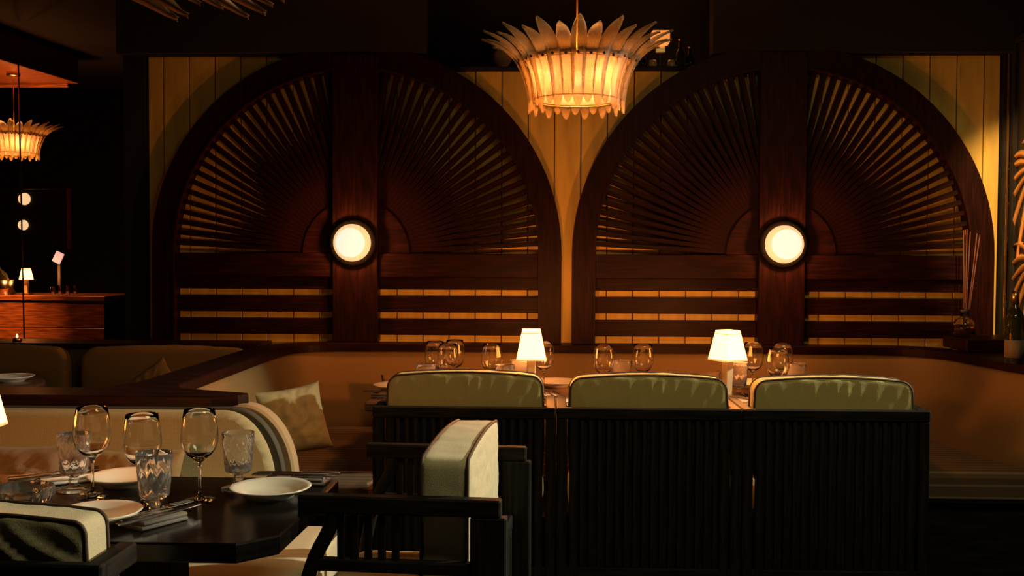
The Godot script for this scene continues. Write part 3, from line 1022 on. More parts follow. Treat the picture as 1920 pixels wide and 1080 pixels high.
# ---------------------------------------------------------------- right-hand corner
func right_corner() -> void:
	box_thing("corner_ledge", "raised mahogany corner ledge that carries the reed diffuser", "ledge", Vector3(2.15, 0.899, -4.965), Vector3(0.36, 0.06, 0.29), M.mahogany_x)
	var d := thing("reed_diffuser", "amber glass reed diffuser with thin reeds on the corner ledge", "diffuser", Vector3(2.03, 0.93, -5.0))
	var s := begin(true)
	lathe(s, [Vector2(0, 0), Vector2(0.046, 0), Vector2(0.05, 0.006), Vector2(0.05, 0.062), Vector2(0.042, 0.08), Vector2(0.02, 0.09), Vector2(0.018, 0.125), Vector2(0.014, 0.125), Vector2(0.014, 0.09), Vector2(0.036, 0.076), Vector2(0.044, 0.058), Vector2(0.044, 0.01), Vector2(0, 0.008)], 36)
	put(s, "glass_bottle", M.clear_glass, d)
	s = begin(true)
	lathe(s, [Vector2(0, 0.011), Vector2(0.042, 0.012), Vector2(0.042, 0.05), Vector2(0, 0.05)], 30)
	put(s, "perfume", M.amber_glass, d)
	s = begin(true)
	lathe(s, [Vector2(0.0185, 0.112), Vector2(0.0215, 0.114), Vector2(0.0215, 0.13), Vector2(0.0185, 0.132), Vector2(0.0185, 0.112)], 28)
	put(s, "neck_ring", M.black_metal, d)
	for q in [[0.0, 0.02], [-0.012, 0.008], [0.028, -0.01], [0.052, 0.01], [0.07, 0.0], [0.006, -0.015]]:
		s = begin(true)
		tube(s, [Vector3(-0.006 - q[0] * 0.1, 0.03, 0), Vector3(q[0] * 0.35, 0.14, q[1] * 0.4), Vector3(q[0] - 0.004, 0.52 - absf(q[0]) * 0.4, q[1])], 0.0026, 6)
		put(s, "reed", M.reed, d)
	var b := thing("wine_bottle", "dark bottle with a pale label at the right edge of the capping", "bottle", Vector3(1.972, 0.869, -4.34))
	s = begin(true)
	lathe(s, [Vector2(0, 0), Vector2(0.036, 0), Vector2(0.038, 0.006), Vector2(0.038, 0.19), Vector2(0.03, 0.215), Vector2(0.014, 0.24), Vector2(0.014, 0.3), Vector2(0, 0.3)], 36)
	put(s, "body", M.bottle_glass, b)
	s = begin(true)
	lathe(s, [Vector2(0.0384, 0.025), Vector2(0.0388, 0.025), Vector2(0.0388, 0.1), Vector2(0.0384, 0.1), Vector2(0.0384, 0.025)], 36)
	put(s, "paper_label", M.paper_label, b)
	s = begin(true)
	lathe(s, [Vector2(0.0142, 0.25), Vector2(0.0155, 0.25), Vector2(0.0155, 0.304), Vector2(0, 0.306)], 20)
	put(s, "foil_cap", M.brass, b)
	# the panel of golden palm leaves on the side wall
	var p := thing("leaf_panel", "framed dark panel with golden palm leaves at the right edge", "wall panel", Vector3(2.335, 0, -4.62))
	box("backing", Vector3(-0.012, 1.62, 0), Vector3(0.02, 1.5, 0.98), M.black_metal, p)
	box("frame", Vector3(-0.02, 1.62, -0.505), Vector3(0.045, 1.56, 0.035), M.black_wood_y, p)
	box("frame", Vector3(-0.02, 1.62, 0.505), Vector3(0.045, 1.56, 0.035), M.black_wood_y, p)
	box("frame", Vector3(-0.02, 2.385, 0), Vector3(0.045, 0.035, 1.04), M.black_wood_z, p)
	box("frame", Vector3(-0.02, 0.89, 0), Vector3(0.045, 0.035, 1.04), M.black_wood_z, p)
	var rng := RandomNumberGenerator.new()
	rng.seed = 5
	for c in [Vector2(-0.29, 1.74), Vector2(-0.27, 1.28), Vector2(0.2, 1.6)]:
		for k in 15:
			var a := TAU * (0.08 + 0.84 * k / 14.0) - PI / 2 + rng.randf_range(-0.05, 0.05)
			var L := rng.randf_range(0.28, 0.38) * (1.0 if c.y > 1.5 else 0.7)
			s = begin(true)
			blade(s, c, a, L, 0.034, rng.randf_range(-0.5, 0.1))
			put(s, "palm_leaf", M.gold_leaf, p)
	unseen_lamp_for_panel()


func blade(s: SurfaceTool, c: Vector2, a: float, L: float, w: float, droop: float) -> void:
	# one leaf blade in the (z, y) plane, with a raised midrib
	var n := 10
	var prev := []
	for i in n + 1:
		var t := float(i) / n
		var p := c + Vector2(cos(a), sin(a)) * (0.03 + L * t) + Vector2(0, -1) * L * 0.45 * t * t * (1.0 - droop)
		var d := (Vector2(cos(a), sin(a)) + Vector2(0, -1) * 0.9 * t * (1.0 - droop)).normalized()
		var hw := w * 0.5 * pow(sin(PI * clampf(t * 0.93 + 0.05, 0, 1)), 0.7)
		var sd := Vector2(-d.y, d.x) * hw
		var row := [Vector3(-0.025, p.y - sd.y, p.x - sd.x), Vector3(-0.036, p.y, p.x), Vector3(-0.025, p.y + sd.y, p.x + sd.x), Vector3(-0.022, p.y, p.x)]
		if i > 0:
			for k in 4:
				var k2 := (k + 1) % 4
				tri(s, prev[k], prev[k2], row[k2])
				tri(s, prev[k], row[k2], row[k])
		prev = row


func unseen_lamp_for_panel() -> void:
	var t := thing("unseen_leaf_lamp", "unseen small black ceiling lamp facing the golden leaf panel", "lamp", Vector3(1.75, 2.93, -3.2))  # unseen lamp, out of view above, placed to light the golden leaves
	var d := (Vector3(2.33, 1.7, -4.75) - t.position).normalized()
	var s := begin(true)
	tube(s, [-d * 0.1, -d * 0.01], 0.03, 18)
	put(s, "housing", M.black_metal, t)
	s = begin()
	tube(s, [-d * 0.01, -d * 0.004], 0.026, 18)
	put(s, "lamp_lens", M.unseen_lamp_glow, t)
	s = begin()
	tube(s, [-d * 0.06, Vector3(-d.x * 0.06, 0.07, -d.z * 0.06)], 0.007, 8)
	put(s, "bracket", M.black_metal, t)
	var sp := SpotLight3D.new()
	sp.name = "unseen_leaf_lamp_beam"
	t.add_child(sp, true)
	sp.look_at_from_position(Vector3.ZERO, d, Vector3.UP)
	sp.position = d * 0.004
	sp.spot_angle = 14.0
	sp.spot_angle_attenuation = 0.6
	sp.spot_range = 8.0
	sp.spot_attenuation = 2.0
	sp.light_color = lin(1.0, 0.55, 0.2)
	sp.light_energy = 14.0
	sp.light_size = 0.02
	sp.shadow_enabled = true


func box_thing(called: String, label: String, cat: String, c: Vector3, size: Vector3, m: Material) -> MeshInstance3D:
	var o := box(called, c, size, m)
	o.name = called
	tag(o, label, cat)
	return o


# ---------------------------------------------------------------- tableware
func plate(called: String, label: String, at: Vector3, r: float, group := "") -> Node3D:
	var t := thing(called, label, "plate", at, 0, group)
	var s := begin(true)
	lathe(s, [Vector2(0, 0.003), Vector2(r * 0.5, 0.003), Vector2(r * 0.52, 0.0), Vector2(r * 0.57, 0.0), Vector2(r * 0.6, 0.006), Vector2(r * 0.9, 0.018), Vector2(r, 0.0235), Vector2(r * 1.002, 0.025), Vector2(r * 0.985, 0.0262), Vector2(r * 0.88, 0.0225), Vector2(r * 0.62, 0.0125), Vector2(r * 0.55, 0.009), Vector2(0, 0.0085)], 72)
	put(s, "dish", M.porcelain, t)
	return t


func wine_glass() -> Node3D:
	var t := thing("wine_glass", "x", "wine glass")
	var s := begin(true)
	lathe(s, [Vector2(0, 0), Vector2(0.034, 0), Vector2(0.036, 0.0012), Vector2(0.034, 0.0026), Vector2(0.012, 0.006), Vector2(0.0048, 0.012), Vector2(0.0036, 0.03), Vector2(0.0036, 0.075), Vector2(0.0052, 0.088), Vector2(0.014, 0.0965), Vector2(0.028, 0.107), Vector2(0.0375, 0.121), Vector2(0.0422, 0.138), Vector2(0.0428, 0.150), Vector2(0.0412, 0.170), Vector2(0.0378, 0.192), Vector2(0.0345, 0.211), Vector2(0.0338, 0.2116), Vector2(0.0333, 0.211), Vector2(0.0366, 0.192), Vector2(0.04, 0.170), Vector2(0.0414, 0.150), Vector2(0.0408, 0.138), Vector2(0.036, 0.122), Vector2(0.0265, 0.109), Vector2(0.012, 0.1005), Vector2(0, 0.0985)], 48)
	put(s, "glass_bowl_and_stem", M.clear_glass, t)
	return t


func goblet() -> Node3D:
	var t := thing("cut_goblet", "x", "goblet")
	var s := begin(true)
	var prof := [Vector2(0, 0), Vector2(0.039, 0), Vector2(0.041, 0.002), Vector2(0.039, 0.004), Vector2(0.018, 0.009), Vector2(0.009, 0.016), Vector2(0.0115, 0.022), Vector2(0.0125, 0.026), Vector2(0.009, 0.032), Vector2(0.013, 0.036), Vector2(0.026, 0.04), Vector2(0.0315, 0.046)]
	var first := prof.size()
	for k in range(1, 23):
		prof.append(Vector2(lerpf(0.0318, 0.0378, k / 22.0), lerpf(0.046, 0.112, k / 22.0)))
	var last := prof.size()
	prof += [Vector2(0.0382, 0.118), Vector2(0.039, 0.137), Vector2(0.0383, 0.138), Vector2(0.0374, 0.137), Vector2(0.0362, 0.115), Vector2(0.0345, 0.09), Vector2(0.0292, 0.048), Vector2(0.024, 0.0445), Vector2(0, 0.0435)]
	var cut := func(p: Vector2, a: float, i: int) -> float:
		if i >= first and i < last:
			var v := (p.y - 0.046) / 0.066 * 3.0
			var g := absf(fposmod(a / TAU * 10.0 + v * 0.5, 1.0) - 0.5) * 2.0
			var h := absf(fposmod(a / TAU * 10.0 - v * 0.5, 1.0) - 0.5) * 2.0
			return p.x - 0.0016 * maxf(smoothstep(0.62, 1.0, g), smoothstep(0.62, 1.0, h))
		if i > 0 and i < 5:
			return p.x
		return p.x * (1.0 + (0.03 * cos(a * 10.0) if i >= 5 and i < first - 2 else 0.0))
	lathe(s, prof, 90, cut)
	put(s, "cut_glass_body", M.cut_glass, t)
	return t


func fork(parent: Node3D, xf: Transform3D) -> void:
	var s := begin()
	cbox(s, Vector3(0, 0.004, 0.045), Vector3(0.011, 0.003, 0.11), 0.001, xf)
	cbox(s, Vector3(0, 0.005, -0.025), Vector3(0.006, 0.003, 0.04), 0.001, xf)
	cbox(s, Vector3(0, 0.005, -0.055), Vector3(0.024, 0.0025, 0.022), 0.001, xf)
	for k in 4:
		cbox(s, Vector3(-0.0105 + 0.007 * k, 0.006, -0.086), Vector3(0.0036, 0.0024, 0.045), 0.0008, xf)
	put(s, "fork", M.steel, parent)


func knife(parent: Node3D, xf: Transform3D) -> void:
	var s := begin()
	cbox(s, Vector3(0, 0.004, 0.055), Vector3(0.012, 0.006, 0.095), 0.002, xf)
	extrude(s, PackedVector2Array([Vector2(-0.008, 0.008), Vector2(0.008, 0.008), Vector2(0.009, -0.07), Vector2(0.004, -0.105), Vector2(-0.003, -0.11), Vector2(-0.008, -0.09)]), 0.003, 0.005, 0.0006, xf * FLAT)
	put(s, "knife", M.steel, parent)


func napkin_set(label: String, at: Vector3, turn: float, m: Material, size := Vector2(0.1, 0.2)) -> Node3D:
	var t := thing("folded_napkin", label, "napkin", at, turn)
	# three folded layers, rounded along the fold
	var s := begin(true)
	for k in 2:
		var w := size.x * (1.0 - 0.05 * k)
		var pr := []
		var h := 0.0085
		for i in 9:
			var a := -PI / 2 + PI * i / 8.0
			pr.append(Vector2(w * 0.5 + h * 0.5 * cos(a), 0.0045 + h * 0.5 * sin(a) + k * 0.0088))
		for i in 9:
			var a := PI / 2 + PI * i / 8.0
			pr.append(Vector2(-w * 0.5 + h * 0.5 * cos(a), 0.0045 + h * 0.5 * sin(a) + k * 0.0088))
		extrude(s, PackedVector2Array(pr), -size.y * 0.5, size.y * 0.5 - 0.006 * k, 0.001)
	put(s, "folded_cloth", m, t)
	var c := thing("fork_and_knife", "fork and knife on the " + label, "cutlery", at + Vector3(0, 0.0175, 0), turn)
	fork(c, Transform3D(Basis(), Vector3(-0.018, 0, 0)))
	knife(c, Transform3D(Basis(), Vector3(0.018, 0, 0)))
	return t


func table_lamp(called: String, label: String, at: Vector3, shade_h: float, stem_h: float, half_bottom: float, energy: float, turn := 0.0) -> Node3D:
	var t := thing(called, label, "table lamp", at, turn)
	box("base", Vector3(0, 0.008, 0), Vector3(0.09, 0.016, 0.09), M.brass, t, 0.004)
	var s := begin()
	var y0 := 0.016
	var y1 := y0 + stem_h
	var fr := func(h0: float, h1: float, a: float, b: float, st: SurfaceTool) -> void:
		# square frustum with rounded corners
		var ring := func(h: float, y: float) -> Array:
			var out := []
			var R := h * 0.22
			for c in 4:
				for k in 5:
					var g := PI / 2 * c + PI / 2 * k / 4.0
					out.append(Vector3((h - R) * [1, -1, -1, 1][c] + R * cos(g), y, (h - R) * [1, 1, -1, -1][c] + R * sin(g)))
			return out
		var p: Array = ring.call(h0, a)
		var q: Array = ring.call(h1, b)
		for k in p.size():
			var k2 := (k + 1) % p.size()
			face(st, [p[k], p[k2], q[k2], q[k]], p[k] + p[k2] - Vector3(0, 2 * a, 0))
		face(st, p, Vector3.DOWN)
		face(st, q, Vector3.UP)
	fr.call(0.0135, 0.018, y0, y1, s)
	put(s, "stem", M.cream_stem, t)
	s = begin()
	fr.call(half_bottom, half_bottom * 0.62, y1 - 0.004, y1 - 0.004 + shade_h, s)
	var sh := put(s, "lamp_shade", M.shade_glow, t)
	s = begin()
	fr.call(half_bottom * 1.012, half_bottom * 1.0, y1 - 0.007, y1 - 0.001, s)
	put(s, "shade_trim", M.shade_trim_glow, sh)
	s = begin()
	fr.call(half_bottom * 0.675, half_bottom * 0.66, y1 - 0.004 + shade_h * 0.87, y1 - 0.004 + shade_h * 0.905, s)
	put(s, "shade_trim", M.shade_trim_glow, sh)
	lamp_light(t, Vector3(0, y1 + shade_h * 0.45, 0), energy, 0.028)
	return t


# ---------------------------------------------------------------- the far table
func far_table() -> void:
	var T := 0.75
	var t := thing("dining_table", "long wooden dining table set for dinner behind the row of chairs", "table", Vector3(0.3, 0, -4.2))
	box("tabletop", Vector3(0, 0.732, 0), Vector3(2.0, 0.036, 0.7), M.table_wood_x, t, 0.006)
	for x in [-0.7, 0.7]:
		box("leg", Vector3(x, 0.36, 0), Vector3(0.1, 0.68, 0.1), M.black_wood_y, t)
		box("foot", Vector3(x, 0.012, 0), Vector3(0.4, 0.024, 0.4), M.black_metal, t)
	table_lamp("table_lamp", "lit square table lamp on the far table behind the leftmost row chair", Vector3(-0.062, T, -4.0), 0.116, 0.145, 0.058, 0.7, 0.02)
	table_lamp("table_lamp", "lit square table lamp between the middle and right chairs of the row", Vector3(0.715, T, -4.03), 0.116, 0.145, 0.058, 0.7, 0.5)
	var g := wine_glass()
	var spots := [[-0.395, -4.02, "front one of the three clustered wine glasses left on the far table"], [-0.46, -4.14, "left one of the three clustered wine glasses left on the far table"], [-0.385, -4.21, "rear one of the three clustered wine glasses left on the far table"], [-0.221, -4.04, "lone wine glass just left of the left table lamp"], [-0.013, -4.15, "wine glass half hidden behind the left table lamp"], [0.225, -4.03, "left wine glass of the pair behind the middle row chair"], [0.387, -4.09, "right wine glass of the pair behind the middle row chair"], [0.845, -4.18, "wine glass just right of the right table lamp"], [0.89, -3.93, "foremost wine glass above the rightmost row chair"], [0.962, -4.17, "rear wine glass behind the foremost one above the rightmost chair"]]
	for i in spots.size():
		var q = spots[i]
		var at := Vector3(q[0], T, q[1])
		if i == 0:
			g.position = at
			g.set_meta("label", q[2])
			g.set_meta("group", "wine glasses on the far table")
		else:
			copy_of(g, q[2], at, 0.3 * i, "wine glasses on the far table")
	var c := goblet()
	var cs := [[-0.478, -3.97, "leftmost cut glass goblet on the far table"], [-0.164, -3.95, "cut glass goblet in front, left of the left table lamp"], [-0.112, -4.13, "cut glass goblet partly behind the left table lamp shade"], [0.308, -4.145, "cut glass goblet between two wine glasses behind the middle chair"], [0.772, -4.1, "tall lit cut glass goblet beside the stem of the right table lamp"], [1.0, -4.09, "rightmost cut glass goblet on the far table"]]
	for i in cs.size():
		var q = cs[i]
		var at := Vector3(q[0], T, q[1])
		if i == 0:
			c.position = at
			c.set_meta("label", q[2])
			c.set_meta("group", "cut goblets on the far table")
		else:
			copy_of(c, q[2], at, 0.37 * i, "cut goblets on the far table")
	M["_wine"] = null
	plate("dinner_plate", "cream plate on the far table right of the left table lamp", Vector3(0.03, T, -4.37), 0.105)
	plate("dinner_plate", "cream plate at the left end of the far table", Vector3(-0.62, T, -4.2), 0.105)
	plate("dinner_plate", "cream plate right of the right table lamp behind the goblet", Vector3(0.87, T, -4.4), 0.105)
	napkin_set("white napkin by the left table lamp between two row chairs", Vector3(0.035, T, -3.955), 0.25, M.white_napkin, Vector2(0.07, 0.14))
	napkin_set("white napkin in front of the right table lamp", Vector3(0.752, T, -3.912), 0.6, M.white_napkin, Vector2(0.07, 0.12))
	napkin_set("grey napkin at the left end of the far table", Vector3(-0.62, T, -4.0), 1.5, M.napkin_cloth, Vector2(0.08, 0.14))


# ---------------------------------------------------------------- chairs
func make_chair(label: String, at: Vector3, turn: float, arm: float, top: float, fold: Callable, group := "", side_slats := 99, fab := "olive_linen", back_top := 0.785) -> Node3D:
	var t := thing("slatted_armchair", label, "chair", at, turn, group)
	var w := 0.645
	var yT := 0.785
	var ext := 0.055 if back_top < 0.7 else 0.0   # the arms of the side chair run on past its low back
	var bw := "black_wood_"
	box("back_rail", Vector3(0, back_top - 0.02, -0.013), Vector3(w, 0.04, 0.026), M[bw + "x"], t)
	box("bottom_rail", Vector3(0, 0.2, -0.02), Vector3(w - 0.04, 0.04, 0.03), M[bw + "x"], t)
	for sd in [-1.0, 1.0]:
		var x: float = sd * (w * 0.5 - 0.018)
		box("arm", Vector3(x, yT - 0.02, -arm * 0.5 - 0.02 + ext * 0.5), Vector3(0.036, 0.039, arm + ext), M[bw + "z"], t)
		box("side_rail", Vector3(x, 0.628, -arm * 0.5 - 0.01), Vector3(0.026, 0.028, arm - 0.02), M[bw + "z"], t)
		box("rear_leg", Vector3(x, 0.373, -0.02 + ext * 0.5), Vector3(0.036, 0.746, 0.036 + ext * 0.8), M[bw + "y"], t)
		box("back_post", Vector3(sd * 0.262, (back_top - 0.04) * 0.5, -0.014), Vector3(0.03, back_top - 0.04, 0.024), M[bw + "y"], t)
		var s := begin(true)
		tube(s, spline([Vector3(x, 0.748, -arm + 0.06), Vector3(x, 0.70, -arm + 0.045), Vector3(x, 0.615, -arm + 0.005), Vector3(x, 0.45, -arm - 0.03), Vector3(x, 0.2, -arm - 0.04), Vector3(x, 0.0, -arm - 0.03)], 4), 0.0165, 10)
		put(s, "front_leg", M[bw + "y"], t)
		var z := -arm + 0.075
		var k := 0
		while z < -0.06 and k < side_slats:
			box("side_slat", Vector3(x, 0.694, z), Vector3(0.014, 0.106, 0.016), M[bw + "y"], t, 0.002)
			z += 0.031
			k += 1
	for k in 18:
		var x := -0.2635 + 0.031 * k
		if absf(absf(x) - 0.262) > 0.02:
			box("back_slat", Vector3(x, (0.18 + back_top) * 0.5, -0.013), Vector3(0.016, back_top - 0.258, 0.012), M[bw + "y"], t, 0.002)
	box("added_dark_board", Vector3(0, (0.18 + back_top) * 0.5, -0.0225), Vector3(0.5, back_top - 0.258, 0.005), M[bw + "y"], t, 0.001)  # added dark board standing for the shade behind the slats
	var sdp := maxf(arm, 0.44)
	box("seat_frame", Vector3(0, 0.37, -sdp * 0.5 - 0.02), Vector3(w - 0.04, 0.04, sdp - 0.04), M[bw + "x"], t)
	var s2 := begin(true)
	cushion(s2, Vector3(w * 0.5 - 0.05, sdp * 0.5 - 0.06, 0.05), 0.02, 0.04, 0.012, null, 16, 14, 4)
	put(s2, "seat_cushion", M[fab], t, Vector3(0, 0.44, -sdp * 0.5 - 0.05)).basis = Basis(Vector3.RIGHT, PI / 2)
	var h := Vector3(0.272, 0.18, 0.046 if ext == 0.0 else 0.056)
	s2 = begin(true)
	var rc := 0.036 if arm > 0.2 and ext == 0.0 else 0.02
	cushion(s2, h, 0.012, rc, 0.009, fold, 84, 44, 8)
	var c := put(s2, "back_cushion", M[fab], t, Vector3(0, top - 0.18 - 0.012, -0.041 - h.z))
	for z in [-1.0, 1.0]:
		s2 = begin(true)
		tube(s2, piping_loop(h, rc, z * (h.z - 0.004)), 0.0042, 7, true)
		put(s2, "piping", M.piping, c)
	return t


func chairs() -> void:
	var row_fold := func(u: float, v: float, sg: float) -> float:
		var fade := smoothstep(-0.35, 0.95, v)
		var ph := u * 34.0 + 2.2 * sin(u * 5.0) + u * (1.0 - v) * 10.0
		var big := 0.5 + 0.5 * sin(ph)
		var am := 0.5 + 0.5 * noise.get_noise_2d(u * 3.0 + sg, 4.0)
		return 0.0035 * fade * pow(big, 2.0) * am - 0.001 * fade
	var labs := ["leftmost slatted armchair of the row of three, with its back to the viewer", "middle slatted armchair of the row of three, with its back to the viewer", "rightmost slatted armchair of the row of three, with its back to the viewer"]
	var xs := [-0.29, 0.358, 1.006]
	for i in 3:
		make_chair(labs[i], Vector3(xs[i], 0, -3.525 - 0.004 * i), [0.0, 0.0, 0.01][i], 0.3, [0.898, 0.892, 0.888][i], row_fold, "row of three armchairs at the far table")
	# the chair at the right end of the near table, facing left
	var soft := func(u: float, v: float, sg: float) -> float:
		return 0.004 * noise.get_noise_2d(u * 4.0, v * 7.0)
	make_chair("armchair in the centre foreground facing left with a pale cushion", Vector3(-0.112, 0, -2.51), deg_to_rad(86.0), 0.4, 0.874, soft, "", 5, "linen", 0.6)
	# the chair at the lower left with raking folds on its cushion
	var creases := []
	for c in [[Vector2(0.24, 1.0), Vector2(0.30, 0.9), Vector2(0.417, 0.77), Vector2(0.61, 0.56), Vector2(0.78, 0.46), Vector2(1.0, 0.37)], [Vector2(0.47, 1.0), Vector2(0.528, 0.88), Vector2(0.62, 0.79), Vector2(0.74, 0.70), Vector2(1.0, 0.55)], [Vector2(0.76, 0.98), Vector2(0.91, 0.85), Vector2(1.0, 0.74)], [Vector2(0.0, 1.0), Vector2(0.1, 0.8), Vector2(0.3, 0.55), Vector2(0.6, 0.3), Vector2(1.0, 0.1)]]:
		var line := []
		for q in c:
			line.append(Vector2(q.x * 0.272, q.y * 0.18))
		creases.append(line)
	var folds := func(u: float, v: float, sg: float) -> float:
		if sg < 0:
			return 0.0
		var p := Vector2(u * 0.272, v * 0.18)
		var d := 0.0
		for c in creases:
			var best := 1.0
			for i in c.size() - 1:
				best = minf(best, Geometry2D.get_closest_point_to_segment(p, c[i], c[i + 1]).distance_to(p))
			d += 0.0085 * exp(-pow(best / 0.0075, 2.0))
		return d - 0.004
	make_chair("armchair at the lower left corner, its dark cushion back creased with folds", Vector3(-1.085, 0, -1.70), deg_to_rad(-1.0), 0.13, 0.858, folds, "", 4, "linen")


# ---------------------------------------------------------------- the near table
func near_table() -> void:
	var T := 0.75
	var t := thing("near_dining_table", "glossy black dining table with a clipped corner at the lower left", "table", Vector3.ZERO)
	var s := begin()
	extrude(s, PackedVector2Array([Vector2(-1.9, -1.956), Vector2(-0.61, -1.956), Vector2(-0.54, -2.022), Vector2(-0.53, -2.24), Vector2(-0.526, -2.53), Vector2(-0.54, -2.545), Vector2(-1.9, -2.545)]), 0.71, T, 0.004, FLAT)
	put(s, "tabletop", M.ebony_top, t)
	box("pedestal", Vector3(-1.0, 0.36, -2.25), Vector3(0.34, 0.7, 0.12), M.black_wood_y, t)
	box("pedestal", Vector3(-1.7, 0.36, -2.25), Vector3(0.12, 0.7, 0.12), M.black_wood_y, t)
	box("foot", Vector3(-1.2, 0.012, -2.25), Vector3(1.1, 0.024, 0.36), M.black_metal, t)
	table_lamp("table_lamp", "lit table lamp cut off by the left edge of the picture", Vector3(-1.366, T, -2.36), 0.116, 0.145, 0.058, 0.12, 0.1)
	var ref: Node3D = get_node("wine_glass")
	for q in [[-0.801, -2.3, "rightmost wine glass on the near table, before the banquette end"], [-1.062, -2.32, "leftmost wine glass on the near table, before a goblet"], [-0.905, -2.226, "middle wine glass on the near table, behind a goblet"]]:
		copy_of(ref, q[2], Vector3(q[0], T, q[1]), 0.0, "wine glasses on the near table")
	ref = get_node("cut_goblet")
	for q in [[-1.135, -2.38, "cut glass goblet at the left of the near table by the fork"], [-0.852, -2.16, "cut glass goblet in front of the middle wine glass on the near table"], [-0.748, -2.42, "cut glass goblet right of the wine glasses, behind the round plate"]]:
		copy_of(ref, q[2], Vector3(q[0], T, q[1]), 0.2, "cut goblets on the near table")
	plate("dinner_plate", "large pale plate at the right end of the near table", Vector3(-0.648, T, -2.345), 0.094)
	plate("dinner_plate", "plate at the back of the near table behind the wine glasses", Vector3(-1.035, T, -2.445), 0.09)
	plate("dinner_plate", "plate on the near table half hidden by the lower left chair", Vector3(-0.95, T, -2.105), 0.088)
	napkin_set("grey folded napkin at the front edge of the near table", Vector3(-0.83, T, -2.1), -0.55, M.napkin_cloth, Vector2(0.07, 0.115))
	napkin_set("grey folded napkin behind the large plate on the near table", Vector3(-0.62, T, -2.49), PI / 2 - 0.05, M.napkin_cloth, Vector2(0.06, 0.15))
	napkin_set("cream folded napkin by the leftmost goblet on the near table", Vector3(-1.225, T, -2.46), -1.0, M.white_napkin, Vector2(0.075, 0.17))
	# the cut glass ashtray
	var a := thing("glass_ashtray", "round cut glass ashtray with a notched rim at the left of the near table", "ashtray", Vector3(-1.205, T, -2.27))
	s = begin(true)
	var pr := [Vector2(0, 0), Vector2(0.055, 0), Vector2(0.064, 0.004), Vector2(0.068, 0.016), Vector2(0.07, 0.03), Vector2(0.067, 0.034), Vector2(0.06, 0.033), Vector2(0.052, 0.02), Vector2(0.046, 0.01), Vector2(0, 0.008)]
	var flute := func(p: Vector2, g: float, i: int) -> float:
		return p.x * (1.0 + (0.022 * cos(g * 18.0) if i >= 1 and i <= 8 else 0.0))
	lathe(s, pr, 108, flute)
	put(s, "glass_dish", M.cut_glass, a)
	for k in 3:
		s = begin(true)
		var g := TAU * k / 3.0 + 0.6
		tube(s, [Vector3(0.056 * cos(g), 0.0345, 0.056 * sin(g)), Vector3(0.071 * cos(g), 0.0345, 0.071 * sin(g))], 0.0045, 8)
		put(s, "cigarette_rest", M.clear_glass, a)


# ---------------------------------------------------------------- chandeliers
func glass_leaf(short: bool) -> ArrayMesh:
	var line := [Vector2(0.179, -0.182), Vector2(0.181, -0.15), Vector2(0.187, -0.10), Vector2(0.2, -0.055), Vector2(0.222, -0.008), Vector2(0.252, 0.03), Vector2(0.29, 0.058), Vector2(0.325, 0.077), Vector2(0.354, 0.088)]
	var wid := [0.010, 0.020, 0.024, 0.0255, 0.028, 0.0285, 0.025, 0.0175, 0.007]
	if short:
		line = [Vector2(0.172, -0.165), Vector2(0.173, -0.14), Vector2(0.178, -0.095), Vector2(0.19, -0.05), Vector2(0.211, -0.008), Vector2(0.24, 0.026), Vector2(0.272, 0.05), Vector2(0.302, 0.065), Vector2(0.328, 0.072)]
	var L := spline(line, 4)
	var rows := []
	var wl := []
	for i in L.size():
		var f := float(i) / (L.size() - 1) * 8.0
		var k := mini(int(f), 7)
		wl.append(lerpf(wid[k], wid[k + 1], f - k))
	var C := 12
	for side in [0.0, 1.0]:
		var g := []
		for i in L.size():
			var a: Vector2 = L[maxi(i - 1, 0)]
			var b: Vector2 = L[mini(i + 1, L.size() - 1)]
			var d := (b - a).normalized()
			var nrm := Vector2(d.y, -d.x)
			var row := []
			for j in C + 1:
				var u := 2.0 * j / C - 1.0
				var rib := (0.0026 if j % 2 == 0 else -0.002) * (1.0 - absf(u)) + 0.0012 * noise.get_noise_2d(i * 1.7, j * 2.3)
				var off: float = -0.22 * wl[i] * u * u + rib * (1.0 if side > 0.5 else 0.0) - 0.006 * (1.0 - side) * (1.0 - absf(u) * absf(u))
				var p: Vector2 = L[i] + nrm * off
				var slip := 0.0
				if i == 0 or i == L.size() - 1:
					slip = (1.0 - u * u) * 0.008 * (-1.0 if i == 0 else 1.0)
				p += d * slip
				row.append(Vector3(p.x, p.y, u * wl[i]))
			g.append(row)
		rows.append(g)
	var s := begin(true)
	for side in 2:
		var g: Array = rows[side]
		for i in L.size() - 1:
			for j in C:
				var q := [g[i][j], g[i][j + 1], g[i + 1][j + 1], g[i + 1][j]]
				face(s, q, Vector3(1, 0.2, 0) * (1.0 if side == 1 else -1.0) + Vector3(0, -0.6, 0) * (1.0 if side == 1 else -1.0))
	for i in L.size() - 1:
		for j in [0, C]:
			face(s, [rows[0][i][j], rows[0][i + 1][j], rows[1][i + 1][j], rows[1][i][j]], Vector3(0, 0, -1 if j == 0 else 1))
	s.generate_normals()
	s.index()
	return s.commit()


